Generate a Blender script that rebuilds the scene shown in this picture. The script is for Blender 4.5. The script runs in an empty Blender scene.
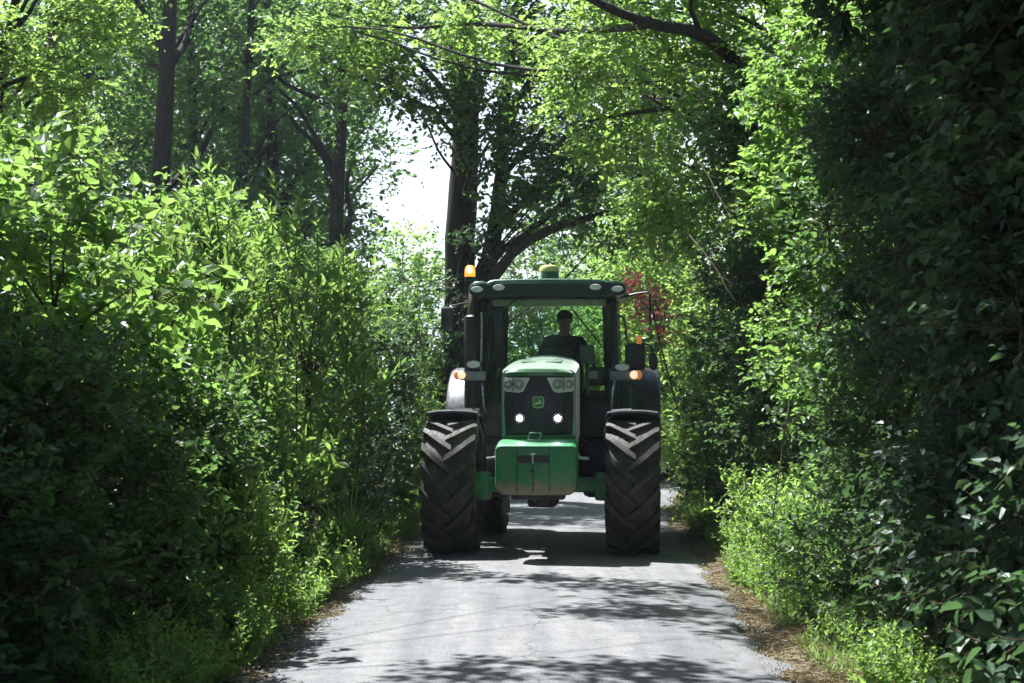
import bpy, bmesh, math, random
import numpy as np
from mathutils import Vector, Matrix, Euler

sc = bpy.context.scene
COL = sc.collection
R = math.radians
PI = math.pi

# ------------------------------------------------------------------ camera
FPX = 1767.0
cam_d = bpy.data.cameras.new('camera')
cam_d.sensor_width = 36.0
cam_d.lens = 36.0 * FPX / 1024.0
cam_d.clip_start = 0.05
cam_d.clip_end = 3000
cam = bpy.data.objects.new('camera', cam_d)
COL.objects.link(cam)
cam.location = (0, 0, 1.65)
cam.rotation_euler = (R(90 + 1.96), 0, 0)
cam_d.dof.use_dof = True
cam_d.dof.focus_distance = 18.5
cam_d.dof.aperture_fstop = 5.6
sc.camera = cam

# ------------------------------------------------------------------ light
SUN_DIR = Vector((-0.36, 0.42, 1.0)).normalized()       # towards the sun
w = bpy.data.worlds.new('World')
sc.world = w
w.use_nodes = True
nt = w.node_tree
bg = nt.nodes['Background']
sky = nt.nodes.new('ShaderNodeTexSky')
sky.sky_type = 'NISHITA'
sky.sun_disc = False
sky.sun_elevation = math.asin(SUN_DIR.z)
sky.sun_rotation = math.atan2(SUN_DIR.x, SUN_DIR.y)
sky.air_density = 1.0
sky.dust_density = 2.0
nt.links.new(sky.outputs[0], bg.inputs[0])
bg.inputs[1].default_value = 0.052
sky.ozone_density = 3.0
# bright thin cloud low over the horizon, broken up by noise
tcw = nt.nodes.new('ShaderNodeTexCoord')
sep = nt.nodes.new('ShaderNodeSeparateXYZ'); nt.links.new(tcw.outputs['Generated'], sep.inputs[0])
cn = nt.nodes.new('ShaderNodeTexNoise'); cn.inputs['Scale'].default_value = 3.0; cn.inputs['Detail'].default_value = 5.0
nt.links.new(tcw.outputs['Generated'], cn.inputs['Vector'])
mz = nt.nodes.new('ShaderNodeMapRange'); mz.inputs['From Min'].default_value = 0.22; mz.inputs['From Max'].default_value = 0.55
mz.inputs['To Min'].default_value = 1.0; mz.inputs['To Max'].default_value = 0.0
nt.links.new(sep.outputs['Z'], mz.inputs['Value'])
mm_ = nt.nodes.new('ShaderNodeMath'); mm_.operation = 'MULTIPLY_ADD'; mm_.inputs[1].default_value = 1.0; mm_.use_clamp = True
ms_ = nt.nodes.new('ShaderNodeMapRange'); ms_.inputs['From Min'].default_value = 0.4; ms_.inputs['From Max'].default_value = 0.7; ms_.inputs['To Min'].default_value = -0.25; ms_.inputs['To Max'].default_value = 0.35
nt.links.new(cn.outputs['Fac'], ms_.inputs['Value'])
nt.links.new(mz.outputs[0], mm_.inputs[0]); nt.links.new(ms_.outputs[0], mm_.inputs[2])
bg2 = nt.nodes.new('ShaderNodeBackground'); bg2.inputs[0].default_value = (0.93, 0.97, 1.0, 1); bg2.inputs[1].default_value = 0.6
mxw = nt.nodes.new('ShaderNodeMixShader')
fw = nt.nodes.new('ShaderNodeMapRange'); fw.inputs['From Min'].default_value = 0.55; fw.inputs['From Max'].default_value = 0.95
nt.links.new(sep.outputs['Y'], fw.inputs['Value'])
mf = nt.nodes.new('ShaderNodeMath'); mf.operation = 'MULTIPLY'
nt.links.new(mm_.outputs[0], mf.inputs[0]); nt.links.new(fw.outputs[0], mf.inputs[1])
nt.links.new(mf.outputs[0], mxw.inputs[0]); nt.links.new(bg.outputs[0], mxw.inputs[1]); nt.links.new(bg2.outputs[0], mxw.inputs[2])
nt.links.new(mxw.outputs[0], nt.nodes['World Output'].inputs['Surface'])
sd = bpy.data.lights.new('sun', 'SUN')
sd.energy = 5.0
sd.angle = R(0.53)
sd.color = (1.0, 0.965, 0.91)
so = bpy.data.objects.new('sun', sd)
COL.objects.link(so)
so.rotation_euler = SUN_DIR.to_track_quat('Z', 'Y').to_euler()
sc.view_settings.view_transform = 'Standard'
sc.view_settings.look = 'None'
sc.view_settings.gamma = 1.0
sc.view_settings.exposure = 1.55
sc.view_settings.use_white_balance = True
sc.view_settings.white_balance_temperature = 5950
sc.view_settings.white_balance_tint = 8
cy = sc.cycles
cy.max_bounces = 7
cy.diffuse_bounces = 3
cy.glossy_bounces = 2
cy.transmission_bounces = 5
cy.transparent_max_bounces = 12
cy.sample_clamp_indirect = 6.0
cy.use_denoising = True
cy.caustics_reflective = False
cy.caustics_refractive = False


def at(px, py, Y):
    """design helper: a real point at distance Y for a place in the frame"""
    return Vector(((px - 512) / FPX * Y, Y, 1.65 + (402 - py) / FPX * Y))


# ------------------------------------------------------------------ tagging
def tag(o, label=None, cat=None, group=None, kind=None):
    if label: o['label'] = label
    if cat: o['category'] = cat
    if group: o['group'] = group
    if kind: o['kind'] = kind
    return o


def empty(name, loc=(0, 0, 0), rz=0.0):
    o = bpy.data.objects.new(name, None)
    o.empty_display_size = 0.2
    COL.objects.link(o)
    o.location = loc
    o.rotation_euler = (0, 0, rz)
    return o


def link_mesh(name, me, mat, parent=None):
    if mat and not me.materials: me.materials.append(mat)
    o = bpy.data.objects.new(name, me)
    COL.objects.link(o)
    if parent: o.parent = parent
    return o


def copy_tree(o, parent=None):
    c = o.copy()
    COL.objects.link(c)
    c.parent = parent
    for ch in o.children:
        copy_tree(ch, c)
    return c


# ------------------------------------------------------------------ materials
def mat_new(name):
    m = bpy.data.materials.new(name)
    m.use_nodes = True
    n = m.node_tree
    n.nodes.clear()
    out = n.nodes.new('ShaderNodeOutputMaterial')
    return m, n, out


def N(n, typ, **kw):
    x = n.nodes.new(typ)
    for k, v in kw.items():
        if k == 'inp':
            for kk, vv in v.items(): x.inputs[kk].default_value = vv
        else:
            setattr(x, k, v)
    return x


def ramp(n, stops):
    r = n.nodes.new('ShaderNodeValToRGB')
    el = r.color_ramp.elements
    while len(el) < len(stops): el.new(0.5)
    for e, (p, c) in zip(el, stops):
        e.position = p
        e.color = (c[0], c[1], c[2], 1)
    return r


def paint(name, col, rough=0.4, metal=0.0, spec=0.5, var=0.12, dirt=None, dirt_amt=0.35, bump=0.0, bscale=60, coat=0.0, emis=None, estr=0, sheen=0.0, crough=0.12):
    m, n, out = mat_new(name)
    b = N(n, 'ShaderNodeBsdfPrincipled', inp={'Roughness': rough, 'Metallic': metal, 'Specular IOR Level': spec, 'Coat Weight': coat, 'Coat Roughness': crough, 'Sheen Weight': sheen, 'Sheen Roughness': 0.5, 'Sheen Tint': (0.9, 0.88, 0.8, 1)})
    tc = N(n, 'ShaderNodeTexCoord')
    no = N(n, 'ShaderNodeTexNoise', inp={'Scale': 7.0, 'Detail': 6.0, 'Roughness': 0.65})
    n.links.new(tc.outputs['Object'], no.inputs['Vector'])
    c2 = dirt if dirt else tuple(c * (1 - var) for c in col)
    r = ramp(n, [(0.42, col), (0.75, tuple(a * (1 - dirt_amt) + d * dirt_amt for a, d in zip(col, c2)) if dirt else c2)])
    n.links.new(no.outputs['Fac'], r.inputs['Fac'])
    n.links.new(r.outputs['Color'], b.inputs['Base Color'])
    n2 = N(n, 'ShaderNodeTexNoise', inp={'Scale': 25.0, 'Detail': 4.0})
    n.links.new(tc.outputs['Object'], n2.inputs['Vector'])
    mr = N(n, 'ShaderNodeMapRange', inp={'From Min': 0.3, 'From Max': 0.7, 'To Min': max(0.02, rough - 0.1), 'To Max': min(1, rough + 0.15)})
    n.links.new(n2.outputs['Fac'], mr.inputs['Value'])
    n.links.new(mr.outputs[0], b.inputs['Roughness'])
    if bump:
        n3 = N(n, 'ShaderNodeTexNoise', inp={'Scale': bscale, 'Detail': 4.0})
        n.links.new(tc.outputs['Object'], n3.inputs['Vector'])
        bp = N(n, 'ShaderNodeBump', inp={'Strength': bump, 'Distance': 0.01})
        n.links.new(n3.outputs['Fac'], bp.inputs['Height'])
        n.links.new(bp.outputs[0], b.inputs['Normal'])
    if emis:
        b.inputs['Emission Color'].default_value = (*emis, 1)
        b.inputs['Emission Strength'].default_value = estr
    n.links.new(b.outputs[0], out.inputs[0])
    return m


def leaf_mat(name, dark, mid, light, trans, tfac=0.5, rough=0.42, spec=0.5):
    """leaf: diffuse/gloss mixed with light let through; per-leaf colour from the 'rnd' attribute"""
    m, n, out = mat_new(name)
    a = N(n, 'ShaderNodeAttribute', attribute_name='rnd')
    r = ramp(n, [(0.0, dark), (0.5, mid), (0.93, light), (1.0, tuple((l + c) * 0.5 for l, c in zip(light, (0.16, 0.12, 0.03))))])
    n.links.new(a.outputs['Fac'], r.inputs['Fac'])
    b = N(n, 'ShaderNodeBsdfPrincipled', inp={'Roughness': rough, 'Specular IOR Level': spec})
    n.links.new(r.outputs['Color'], b.inputs['Base Color'])
    rt = ramp(n, [(0.0, tuple(c * 0.65 for c in trans)), (0.6, trans), (1.0, tuple(min(1, c * 1.3) for c in trans))])
    n.links.new(a.outputs['Fac'], rt.inputs['Fac'])
    t = N(n, 'ShaderNodeBsdfTranslucent')
    n.links.new(rt.outputs['Color'], t.inputs['Color'])
    mx = N(n, 'ShaderNodeMixShader', inp={'Fac': tfac})
    n.links.new(b.outputs[0], mx.inputs[1])
    n.links.new(t.outputs[0], mx.inputs[2])
    n.links.new(mx.outputs[0], out.inputs[0])
    return m


LM = {
    'laurel': leaf_mat('laurel_leaf', (0.035, 0.075, 0.018), (0.06, 0.115, 0.028), (0.10, 0.165, 0.045), (0.30, 0.46, 0.09), 0.45, 0.28, 0.6),
    'hazel': leaf_mat('hazel_leaf', (0.035, 0.08, 0.022), (0.06, 0.12, 0.032), (0.09, 0.155, 0.042), (0.30, 0.48, 0.09), 0.5, 0.42),
    'bramble': leaf_mat('bramble_leaf', (0.025, 0.058, 0.022), (0.045, 0.088, 0.032), (0.075, 0.125, 0.045), (0.18, 0.32, 0.075), 0.4, 0.42, 0.45),
    'nettle': leaf_mat('nettle_leaf', (0.05, 0.11, 0.025), (0.08, 0.15, 0.04), (0.12, 0.20, 0.055), (0.36, 0.54, 0.10), 0.48, 0.42),
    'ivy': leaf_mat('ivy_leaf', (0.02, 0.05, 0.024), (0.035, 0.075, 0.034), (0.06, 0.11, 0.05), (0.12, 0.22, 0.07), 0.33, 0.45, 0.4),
    'oak': leaf_mat('woodland_leaf', (0.025, 0.06, 0.02), (0.04, 0.088, 0.028), (0.065, 0.125, 0.038), (0.20, 0.36, 0.08), 0.42, 0.42),
    'beech': leaf_mat('lime_green_leaf', (0.055, 0.11, 0.028), (0.085, 0.155, 0.04), (0.12, 0.20, 0.05), (0.38, 0.56, 0.11), 0.52, 0.38),
    'shadewood': leaf_mat('dense_wood_leaf', (0.02, 0.052, 0.02), (0.03, 0.072, 0.026), (0.05, 0.10, 0.034), (0.20, 0.36, 0.08), 0.45, 0.45),
    'red': leaf_mat('copper_red_leaf', (0.20, 0.06, 0.06), (0.34, 0.12, 0.12), (0.46, 0.24, 0.20), (0.60, 0.15, 0.14), 0.45, 0.5),
    'grass': leaf_mat('grass_blade', (0.05, 0.11, 0.02), (0.08, 0.16, 0.03), (0.13, 0.21, 0.05), (0.28, 0.45, 0.08), 0.45, 0.45),
    'straw': leaf_mat('dry_straw', (0.24, 0.19, 0.10), (0.40, 0.32, 0.18), (0.55, 0.46, 0.28), (0.45, 0.36, 0.2), 0.3, 0.7, 0.2),
    'litter': leaf_mat('fallen_leaf', (0.08, 0.05, 0.03), (0.15, 0.10, 0.05), (0.25, 0.18, 0.09), (0.2, 0.12, 0.05), 0.2, 0.7, 0.2),
}


def bark_mat(name, c1, c2):
    m, n, out = mat_new(name)
    tc = N(n, 'ShaderNodeTexCoord')
    mp = N(n, 'ShaderNodeMapping', inp={'Scale': (6, 6, 1.2)})
    n.links.new(tc.outputs['Object'], mp.inputs['Vector'])
    no = N(n, 'ShaderNodeTexNoise', inp={'Scale': 4.0, 'Detail': 8.0, 'Roughness': 0.7})
    n.links.new(mp.outputs[0], no.inputs['Vector'])
    r = ramp(n, [(0.3, c1), (0.7, c2)])
    n.links.new(no.outputs['Fac'], r.inputs['Fac'])
    b = N(n, 'ShaderNodeBsdfPrincipled', inp={'Roughness': 0.9, 'Specular IOR Level': 0.2})
    n.links.new(r.outputs[0], b.inputs['Base Color'])
    bp = N(n, 'ShaderNodeBump', inp={'Strength': 0.8, 'Distance': 0.03})
    n.links.new(no.outputs['Fac'], bp.inputs['Height'])
    n.links.new(bp.outputs[0], b.inputs['Normal'])
    n.links.new(b.outputs[0], out.inputs[0])
    return m


BARK = bark_mat('bark', (0.018, 0.016, 0.012), (0.065, 0.058, 0.045))
TWIG = bark_mat('twig_bark', (0.06, 0.045, 0.025), (0.14, 0.11, 0.06))
STEM = bark_mat('green_stem', (0.05, 0.08, 0.02), (0.09, 0.12, 0.04))
DEADTWIG = bark_mat('dead_twig', (0.13, 0.10, 0.07), (0.24, 0.19, 0.13))

# ------------------------------------------------------------------ road line
def rc(y):
    """centre line of the lane"""
    y = np.asarray(y, float)
    c = 0.05 + 0.0385 * (y - 10.4)
    return c + np.where(y > 23, 0.006 * (y - 23) ** 2, 0.0)


def vnoise(x, y, seed=0):
    return (np.sin(x * 1.7 + y * 2.3 + seed) + np.sin(x * 3.1 - y * 1.9 + 2 * seed) * 0.6 + np.sin(x * 5.3 + y * 4.1 + seed * 3) * 0.35 + np.sin(-x * 8.7 + y * 9.3 + seed) * 0.2) / 2.15


def ground_z(x, y):
    x = np.asarray(x, float); y = np.asarray(y, float)
    d = np.abs(x - rc(y))
    t = np.clip((d - 2.25) / 2.2, 0, 1)
    bank = t * t * (3 - 2 * t) * 0.75
    z = -0.03 + np.clip((d - 1.45) / 0.5, 0, 1) * 0.045
    z = z + bank + np.clip((d - 1.7), 0, 1) * 0.03 * vnoise(x * 2, y * 2, 3)
    far = np.clip((np.abs(y) - 60) / 60, 0, 1)
    return z * (1 - far) + far * 0.0


# ------------------------------------------------------------------ numpy mesh building
def mesh_from(name, verts, quads, rnd=None, smooth=False):
    me = bpy.data.meshes.new(name)
    nv = len(verts); nf = len(quads); k = quads.shape[1]
    me.vertices.add(nv)
    me.vertices.foreach_set('co', np.ascontiguousarray(verts, dtype=np.float32).ravel())
    me.loops.add(nf * k)
    me.loops.foreach_set('vertex_index', np.ascontiguousarray(quads, dtype=np.int32).ravel())
    me.polygons.add(nf)
    me.polygons.foreach_set('loop_start', np.arange(0, nf * k, k, dtype=np.int32))
    me.polygons.foreach_set('loop_total', np.full(nf, k, dtype=np.int32))
    if rnd is not None:
        a = me.attributes.new('rnd', 'FLOAT', 'POINT')
        a.data.foreach_set('value', np.ascontiguousarray(rnd, dtype=np.float32))
    me.polygons.foreach_set('use_smooth', np.full(nf, smooth, dtype=bool))
    me.update(calc_edges=True)
    return me


def nrm(v):
    return v / np.maximum(np.linalg.norm(v, axis=-1, keepdims=True), 1e-6)


def leaves_mesh(name, base, axis, normal, length, width, rnd, fine=True, fold=0.18):
    """base (N,3), axis (N,3) unit, normal (N,3); pointed leaves folded along the midrib"""
    n = nrm(normal - axis * np.sum(normal * axis, 1, keepdims=True))
    s = np.cross(axis, n)
    L = length[:, None]; W = (length * width)[:, None]
    tip = base + axis * L - n * L * 0.12
    if fine:
        a0 = base + axis * L * 0.12 + n * W * fold * 0.6
        a1 = base + axis * L * 0.38 + n * W * fold
        a2 = base + axis * L * 0.74 + n * W * fold * 0.5 - n * L * 0.04
        v = np.stack([base, a0 + s * W * 0.32, a1 + s * W * 0.50, a2 + s * W * 0.28, tip, a2 - s * W * 0.28, a1 - s * W * 0.50, a0 - s * W * 0.32], 1)
        f = np.array([[0, 4, 3, 2, 1], [0, 7, 6, 5, 4]])
        k = 8
    else:
        a1 = base + axis * L * 0.42 + n * W * fold
        v = np.stack([base, a1 + s * W * 0.5, tip, a1 - s * W * 0.5], 1)
        f = np.array([[0, 2, 1], [0, 3, 2]])
        k = 4
    Nn = len(base)
    faces = (f[None] + (np.arange(Nn) * k)[:, None, None]).reshape(-1, f.shape[1])
    return mesh_from(name, v.reshape(-1, 3), faces, np.repeat(rnd, k))


def sticks_mesh(name, a, b, ra, rb, sides=3):
    """many thin tapered prisms from a to b"""
    d = nrm(b - a)
    ref = np.where(np.abs(d[:, 2:3]) > 0.9, np.array([[1.0, 0, 0]]), np.array([[0, 0, 1.0]]))
    u = nrm(np.cross(d, ref)); v = np.cross(d, u)
    ang = np.arange(sides) * 2 * PI / sides
    ring = u[:, None] * np.cos(ang)[None, :, None] + v[:, None] * np.sin(ang)[None, :, None]
    A = a[:, None] + ring * ra[:, None, None]
    B = b[:, None] + ring * rb[:, None, None]
    V = np.concatenate([A, B], 1).reshape(-1, 3)
    f = np.array([[i, (i + 1) % sides, sides + (i + 1) % sides, sides + i] for i in range(sides)])
    F = (f[None] + (np.arange(len(a)) * 2 * sides)[:, None, None]).reshape(-1, 4)
    return V, F


def tube_vf(pts, rad, sides=9, wob=0.0, rng=None):
    """smooth tapered tube through points; returns verts and quads"""
    P = np.array(pts, float); K = len(P)
    T = np.gradient(P, axis=0); T = nrm(T)
    ref = np.array([1.0, 0.13, 0.0])
    U = []
    for i in range(K):
        u = ref - T[i] * np.dot(ref, T[i]); u /= max(np.linalg.norm(u), 1e-6)
        ref = u; U.append(u)
    U = np.array(U); V = np.cross(T, U)
    ang = np.arange(sides) * 2 * PI / sides
    r = np.array(rad, float)[:, None] * np.ones((K, sides))
    if wob and rng is not None: r = r * (1 + wob * rng.normal(size=r.shape))
    ring = P[:, None] + (U[:, None] * np.cos(ang)[None, :, None] + V[:, None] * np.sin(ang)[None, :, None]) * r[..., None]
    verts = ring.reshape(-1, 3)
    q = []
    for i in range(K - 1):
        for j in range(sides):
            q.append((i * sides + j, i * sides + (j + 1) % sides, (i + 1) * sides + (j + 1) % sides, (i + 1) * sides + j))
    return verts, np.array(q)


def join_vf(lst):
    vs = []; fs = []; o = 0
    for v, f in lst:
        vs.append(v); fs.append(f + o); o += len(v)
    return np.concatenate(vs), np.concatenate(fs)


def bend(p0, p1, sag, n, rng, jit=0.05):
    p0 = np.array(p0, float); p1 = np.array(p1, float)
    t = np.linspace(0, 1, n)[:, None]
    L = np.linalg.norm(p1 - p0)
    m = p0 * (1 - t) + p1 * t
    m[:, 2] += sag * 4 * (t * (1 - t))[:, 0]
    j = rng.normal(size=(n, 3)) * jit * L
    j[0] = 0; j[-1] = 0
    q = m + j
    t1 = np.linspace(0, 1, n * 2)
    q = np.stack([np.interp(t1, t[:, 0], q[:, i]) for i in range(3)], 1)
    for _ in range(3): q[1:-1] = 0.25 * q[:-2] + 0.5 * q[1:-1] + 0.25 * q[2:]
    return q


# ------------------------------------------------------------------ foliage
STY = dict(
    laurel=dict(mat='laurel', L=0.34, k=9, leaf=0.135, w=0.38, up=0.75, out=0.55, lift=0.45),
    hazel=dict(mat='hazel', L=0.30, k=6, leaf=0.118, w=0.80, up=0.15, out=0.8, lift=-0.1),
    bramble=dict(mat='bramble', L=0.24, k=7, leaf=0.072, w=0.66, up=0.25, out=0.7, lift=0.0),
    nettle=dict(mat='nettle', L=0.30, k=10, leaf=0.075, w=0.50, up=0.9, out=0.4, lift=0.1),
    ivy=dict(mat='ivy', L=0.20, k=7, leaf=0.06, w=0.8, up=0.0, out=0.5, lift=-0.3),
    oak=dict(mat='oak', L=0.42, k=8, leaf=0.12, w=0.62, up=0.2, out=0.6, lift=0.0),
    beech=dict(mat='beech', L=0.36, k=8, leaf=0.095, w=0.66, up=0.1, out=0.7, lift=-0.05),
    shadewood=dict(mat='shadewood', L=0.6, k=8, leaf=0.18, w=0.62, up=0.2, out=0.6, lift=0.0),
    red=dict(mat='red', L=0.25, k=8, leaf=0.08, w=0.45, up=0.4, out=0.6, lift=0.1),
)


DENS = 1.7


def foliage(lobes, sty, rng, dens=1.0, clumps=10, fine=True, leaf_scale=1.0, inner=0.5, keep=None, **ov):
    """lobes: (x,y,z,rx,ry,rz[,weight]); returns leaf mesh data, clump centres, sprigs"""
    S = dict(STY[sty]); S.update(ov)
    O = []; OUT = []; CR = []; CC = []
    cl_all = []
    for lb in lobes:
        x, y, z, rx, ry, rz = lb[:6]
        wt = lb[6] if len(lb) > 6 else 1.0
        c = np.array([x, y, z]); r = np.array([rx, ry, rz])
        rm = (rx * ry * rz) ** (1 / 3)
        nc = max(3, int(clumps * (0.6 + rm * 0.7)))
        d = nrm(rng.normal(size=(nc, 3)))
        rad = 0.45 + 0.5 * rng.random((nc, 1)) ** 0.6
        cc = c + d * r * rad
        cr = rm * (0.30 + 0.22 * rng.random(nc)) * (1.6 / (nc / 10) ** 0.33 * 0.62)
        ns = np.maximum(4, (dens * wt * 150 * cr ** 2 * (0.1 / (S['leaf'] * leaf_scale)) ** 1.4).astype(int))
        for i in range(nc):
            n = int(ns[i] * (DENS if fine else 1.0))
            dd = nrm(rng.normal(size=(n, 3)))
            rr = inner + (1 - inner) * rng.random((n, 1)) ** 0.5
            sq = np.array([1, 1, 0.8])
            p = cc[i] + dd * sq * rr * cr[i]
            ou = nrm(dd * 0.7 + nrm((p - c) / r) * 0.6)
            O.append(p); OUT.append(ou)
            CR.append(np.full(n, rng.random()))
            CC.append(np.repeat(cc[i][None], n, 0))
            cl_all.append(cc[i])
    O = np.concatenate(O); OUT = np.concatenate(OUT); CR = np.concatenate(CR); CC = np.concatenate(CC)
    m = np.ones(len(O), bool)
    if keep is not None: m &= keep(O)
    O, OUT, CR, CC = O[m], OUT[m], CR[m], CC[m]
    n = len(O)
    up = np.array([0, 0, 1.0])
    D = nrm(OUT * S['out'] + up * S['up'] + rng.normal(size=(n, 3)) * 0.35)
    L = S['L'] * leaf_scale * (0.6 + 0.7 * rng.random(n))
    k = S['k']
    t = (np.arange(k)[None] + rng.random((n, k)) * 0.8) / k
    base = O[:, None] + D[:, None] * (L[:, None] * t)[..., None]
    base[..., 2] -= (0.12 * (L[:, None] * t) ** 2 / 0.3) * (1 if S['up'] < 0.5 else 0.3)
    side = nrm(np.cross(D, up + rng.normal(size=(n, 3)) * 0.3))
    roll = rng.random((n, 1)) * PI
    sgn = np.where(np.arange(k) % 2 == 0, 1.0, -1.0)
    if S['up'] > 0.5:            # whorled round an upright shoot
        ang = roll + np.arange(k)[None] * 2.4
        v2 = np.cross(D, side)
        sdir = side[:, None] * np.cos(ang)[..., None] + v2[:, None] * np.sin(ang)[..., None]
    else:
        sdir = side[:, None] * sgn[None, :, None]
    ax = nrm(D[:, None] * 0.55 + sdir * 0.8 + up * S['lift'] + rng.normal(size=(n, k, 3)) * 0.28)
    nn = nrm(up + sdir * 0.15 + rng.normal(size=(n, k, 3)) * 0.42 + OUT[:, None] * 0.5)
    ll = S['leaf'] * leaf_scale * (0.8 + 0.4 * CR[:, None]) * (0.5 + 0.85 * rng.random((n, k))) * (1.0 - 0.25 * t)
    rnd = np.clip(0.05 + 0.6 * CR[:, None] + 0.42 * rng.random((n, k)), 0, 0.95) + 0.05 * (rng.random((n, k)) > 0.985)
    F = lambda a: a.reshape(-1, a.shape[-1]) if a.ndim == 3 else a.ravel()
    data = (F(base), F(ax), F(nn), F(ll), S['w'], F(rnd), fine)
    tips = O + D * L[:, None]
    return data, np.array(cl_all), (CC, O, tips)


def keep_clear(P):
    """keeps growth off the driven lane and above the soil"""
    d = P[:, 0] - rc(P[:, 1])
    lane = (np.abs(d) < 1.62) & (P[:, 2] < 3.4)
    gz = ground_z(P[:, 0], P[:, 1])
    return (~lane) & (P[:, 2] > gz + 0.03)


def build_plant(name, label, cat, base, lobes, sty, seed, group=None, dens=1.0, clumps=10, fine=True, leaf_scale=1.0,
                trunk=None, limb_r=0.035, stem_mat=None, twigs=True, keep=keep_clear, extra_tubes=(), shoots=(), nlimb=14, trunk_name='stem', crown_name='foliage', **ov):
    """one plant: Empty > foliage + stem; lobes in world coordinates"""
    rng = np.random.default_rng(seed)
    base = np.array(base, float)
    data, cls, (CC, O, tips) = foliage(lobes, sty, rng, dens, clumps, fine, leaf_scale, keep=keep, **ov)
    root = empty(name, base)
    tag(root, label, cat, group)
    b, a, nn, ll, w_, rnd, fn = data
    stm = []
    for (sx, sy, sz, sl) in shoots:           # tall upright leading shoots with leaves set spirally
        tip = np.array([sx, sy, sz]); d = nrm(np.array([rng.normal() * 0.16, rng.normal() * 0.16, 1.0])); foot = tip - d * sl
        kk = int(sl / 0.034); t = np.linspace(0.15, 1, kk)
        ang = np.arange(kk) * 2.4 + rng.random() * 6
        sdv = np.stack([np.cos(ang), np.sin(ang), np.zeros(kk)], 1)
        b = np.concatenate([b, foot + d * (sl * t)[:, None]])
        a = np.concatenate([a, nrm(sdv * (1.15 - 0.75 * t[:, None] ** 3) + d * (0.35 + 0.9 * t[:, None] ** 2) + rng.normal(size=(kk, 3)) * 0.15)])
        nn = np.concatenate([nn, nrm(np.array([0, 0, 1.0]) - sdv * 0.4 + rng.normal(size=(kk, 3)) * 0.25)])
        ll = np.concatenate([ll, STY[sty]['leaf'] * (1.25 - 0.45 * t) * (0.85 + 0.3 * rng.random(kk))])
        rnd = np.concatenate([rnd, np.clip(0.55 + 0.35 * t + 0.1 * rng.normal(size=kk), 0, 0.97)])
        stm.append(tube_vf(np.stack([foot - d * 0.5, foot, tip]), [0.011, 0.009, 0.003], 5))
    me = leaves_mesh(crown_name, b - base, a, nn, ll, w_, rnd, fn)
    link_mesh(crown_name, me, LM[STY[sty]['mat']], root)
    tubes = list(stm)
    if trunk is None:
        top = np.mean(np.array([l[:3] for l in lobes]), 0)
        trunk = ([base, base * 0.5 + top * 0.5 + rng.normal(size=3) * 0.05, top], [limb_r * 1.6, limb_r * 1.2, limb_r * 0.7])
    tp = np.array([np.array(p, float) for p in trunk[0]]); tr = np.array(trunk[1], float)
    # resample trunk
    tt = np.linspace(0, 1, len(tp)); ts = np.linspace(0, 1, max(8, len(tp) * 4))
    P = np.stack([np.interp(ts, tt, tp[:, i]) for i in range(3)], 1); Rr = np.interp(ts, tt, tr)
    P[1:-1] += rng.normal(size=(len(P) - 2, 3)) * Rr[1:-1, None] * 0.18
    for _ in range(3): P[1:-1] = 0.25 * P[:-2] + 0.5 * P[1:-1] + 0.25 * P[2:]
    tubes.append(tube_vf(P, Rr, 12 if tr[0] > 0.1 else 6, 0.05, rng))
    sel = cls[rng.permutation(len(cls))[:nlimb]]
    for c in sel:
        dz = c[2] - P[:, 2]
        dd = np.linalg.norm(P - c, axis=1) - 0.6 * np.clip(dz, 0, 3)
        j = int(np.argmin(dd)); j = min(j, len(P) - 2)
        r0 = min(limb_r, Rr[j] * 0.6)
        q = bend(P[j], c, 0.06 * np.linalg.norm(c - P[j]), 7, rng, 0.03)
        tubes.append(tube_vf(q, np.linspace(r0, r0 * 0.25, len(q)), 5, 0.0, rng))
    for pts, rad in extra_tubes:
        pa = np.array(pts, float); t0 = np.linspace(0, 1, len(pa)); t1 = np.linspace(0, 1, len(pa) * 4)
        q = np.stack([np.interp(t1, t0, pa[:, i]) for i in range(3)], 1)
        rr = np.interp(t1, t0, np.array(rad, float))
        q[1:-1] += rng.normal(size=(len(q) - 2, 3)) * rr[1:-1, None] * 0.3
        for _ in range(3): q[1:-1] = 0.25 * q[:-2] + 0.5 * q[1:-1] + 0.25 * q[2:]
        tubes.append(tube_vf(q, rr, 8, 0.06, rng))
    if twigs and len(O):
        pick = rng.random(len(O)) < 0.6
        rr = np.full(pick.sum(), 0.004 * leaf_scale)
        tubes.append(sticks_mesh('t', O[pick], tips[pick], rr, rr * 0.4))
        p2 = rng.random(len(O)) < 0.25
        rr = np.full(p2.sum(), 0.006 * leaf_scale)
        tubes.append(sticks_mesh('t', CC[p2], O[p2], rr, rr * 0.6))
    V, Fq = join_vf(tubes)
    link_mesh(trunk_name, mesh_from(trunk_name, V - base, Fq, smooth=True), stem_mat or TWIG, root)
    return root


# ------------------------------------------------------------------ ground, road
def grid_mesh(name, xs, ys, zf, mat, parent=None, kind='structure'):
    X, Y = np.meshgrid(xs, ys)
    Z = zf(X, Y)
    V = np.stack([X, Y, Z], -1).reshape(-1, 3)
    nx = len(xs); ny = len(ys)
    i = np.arange((ny - 1) * (nx - 1)); r_ = i // (nx - 1); c_ = i % (nx - 1)
    a = r_ * nx + c_
    F = np.stack([a, a + 1, a + nx + 1, a + nx], 1)
    o = link_mesh(name, mesh_from(name, V, F, smooth=True), mat, parent)
    o['kind'] = kind
    return o


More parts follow.
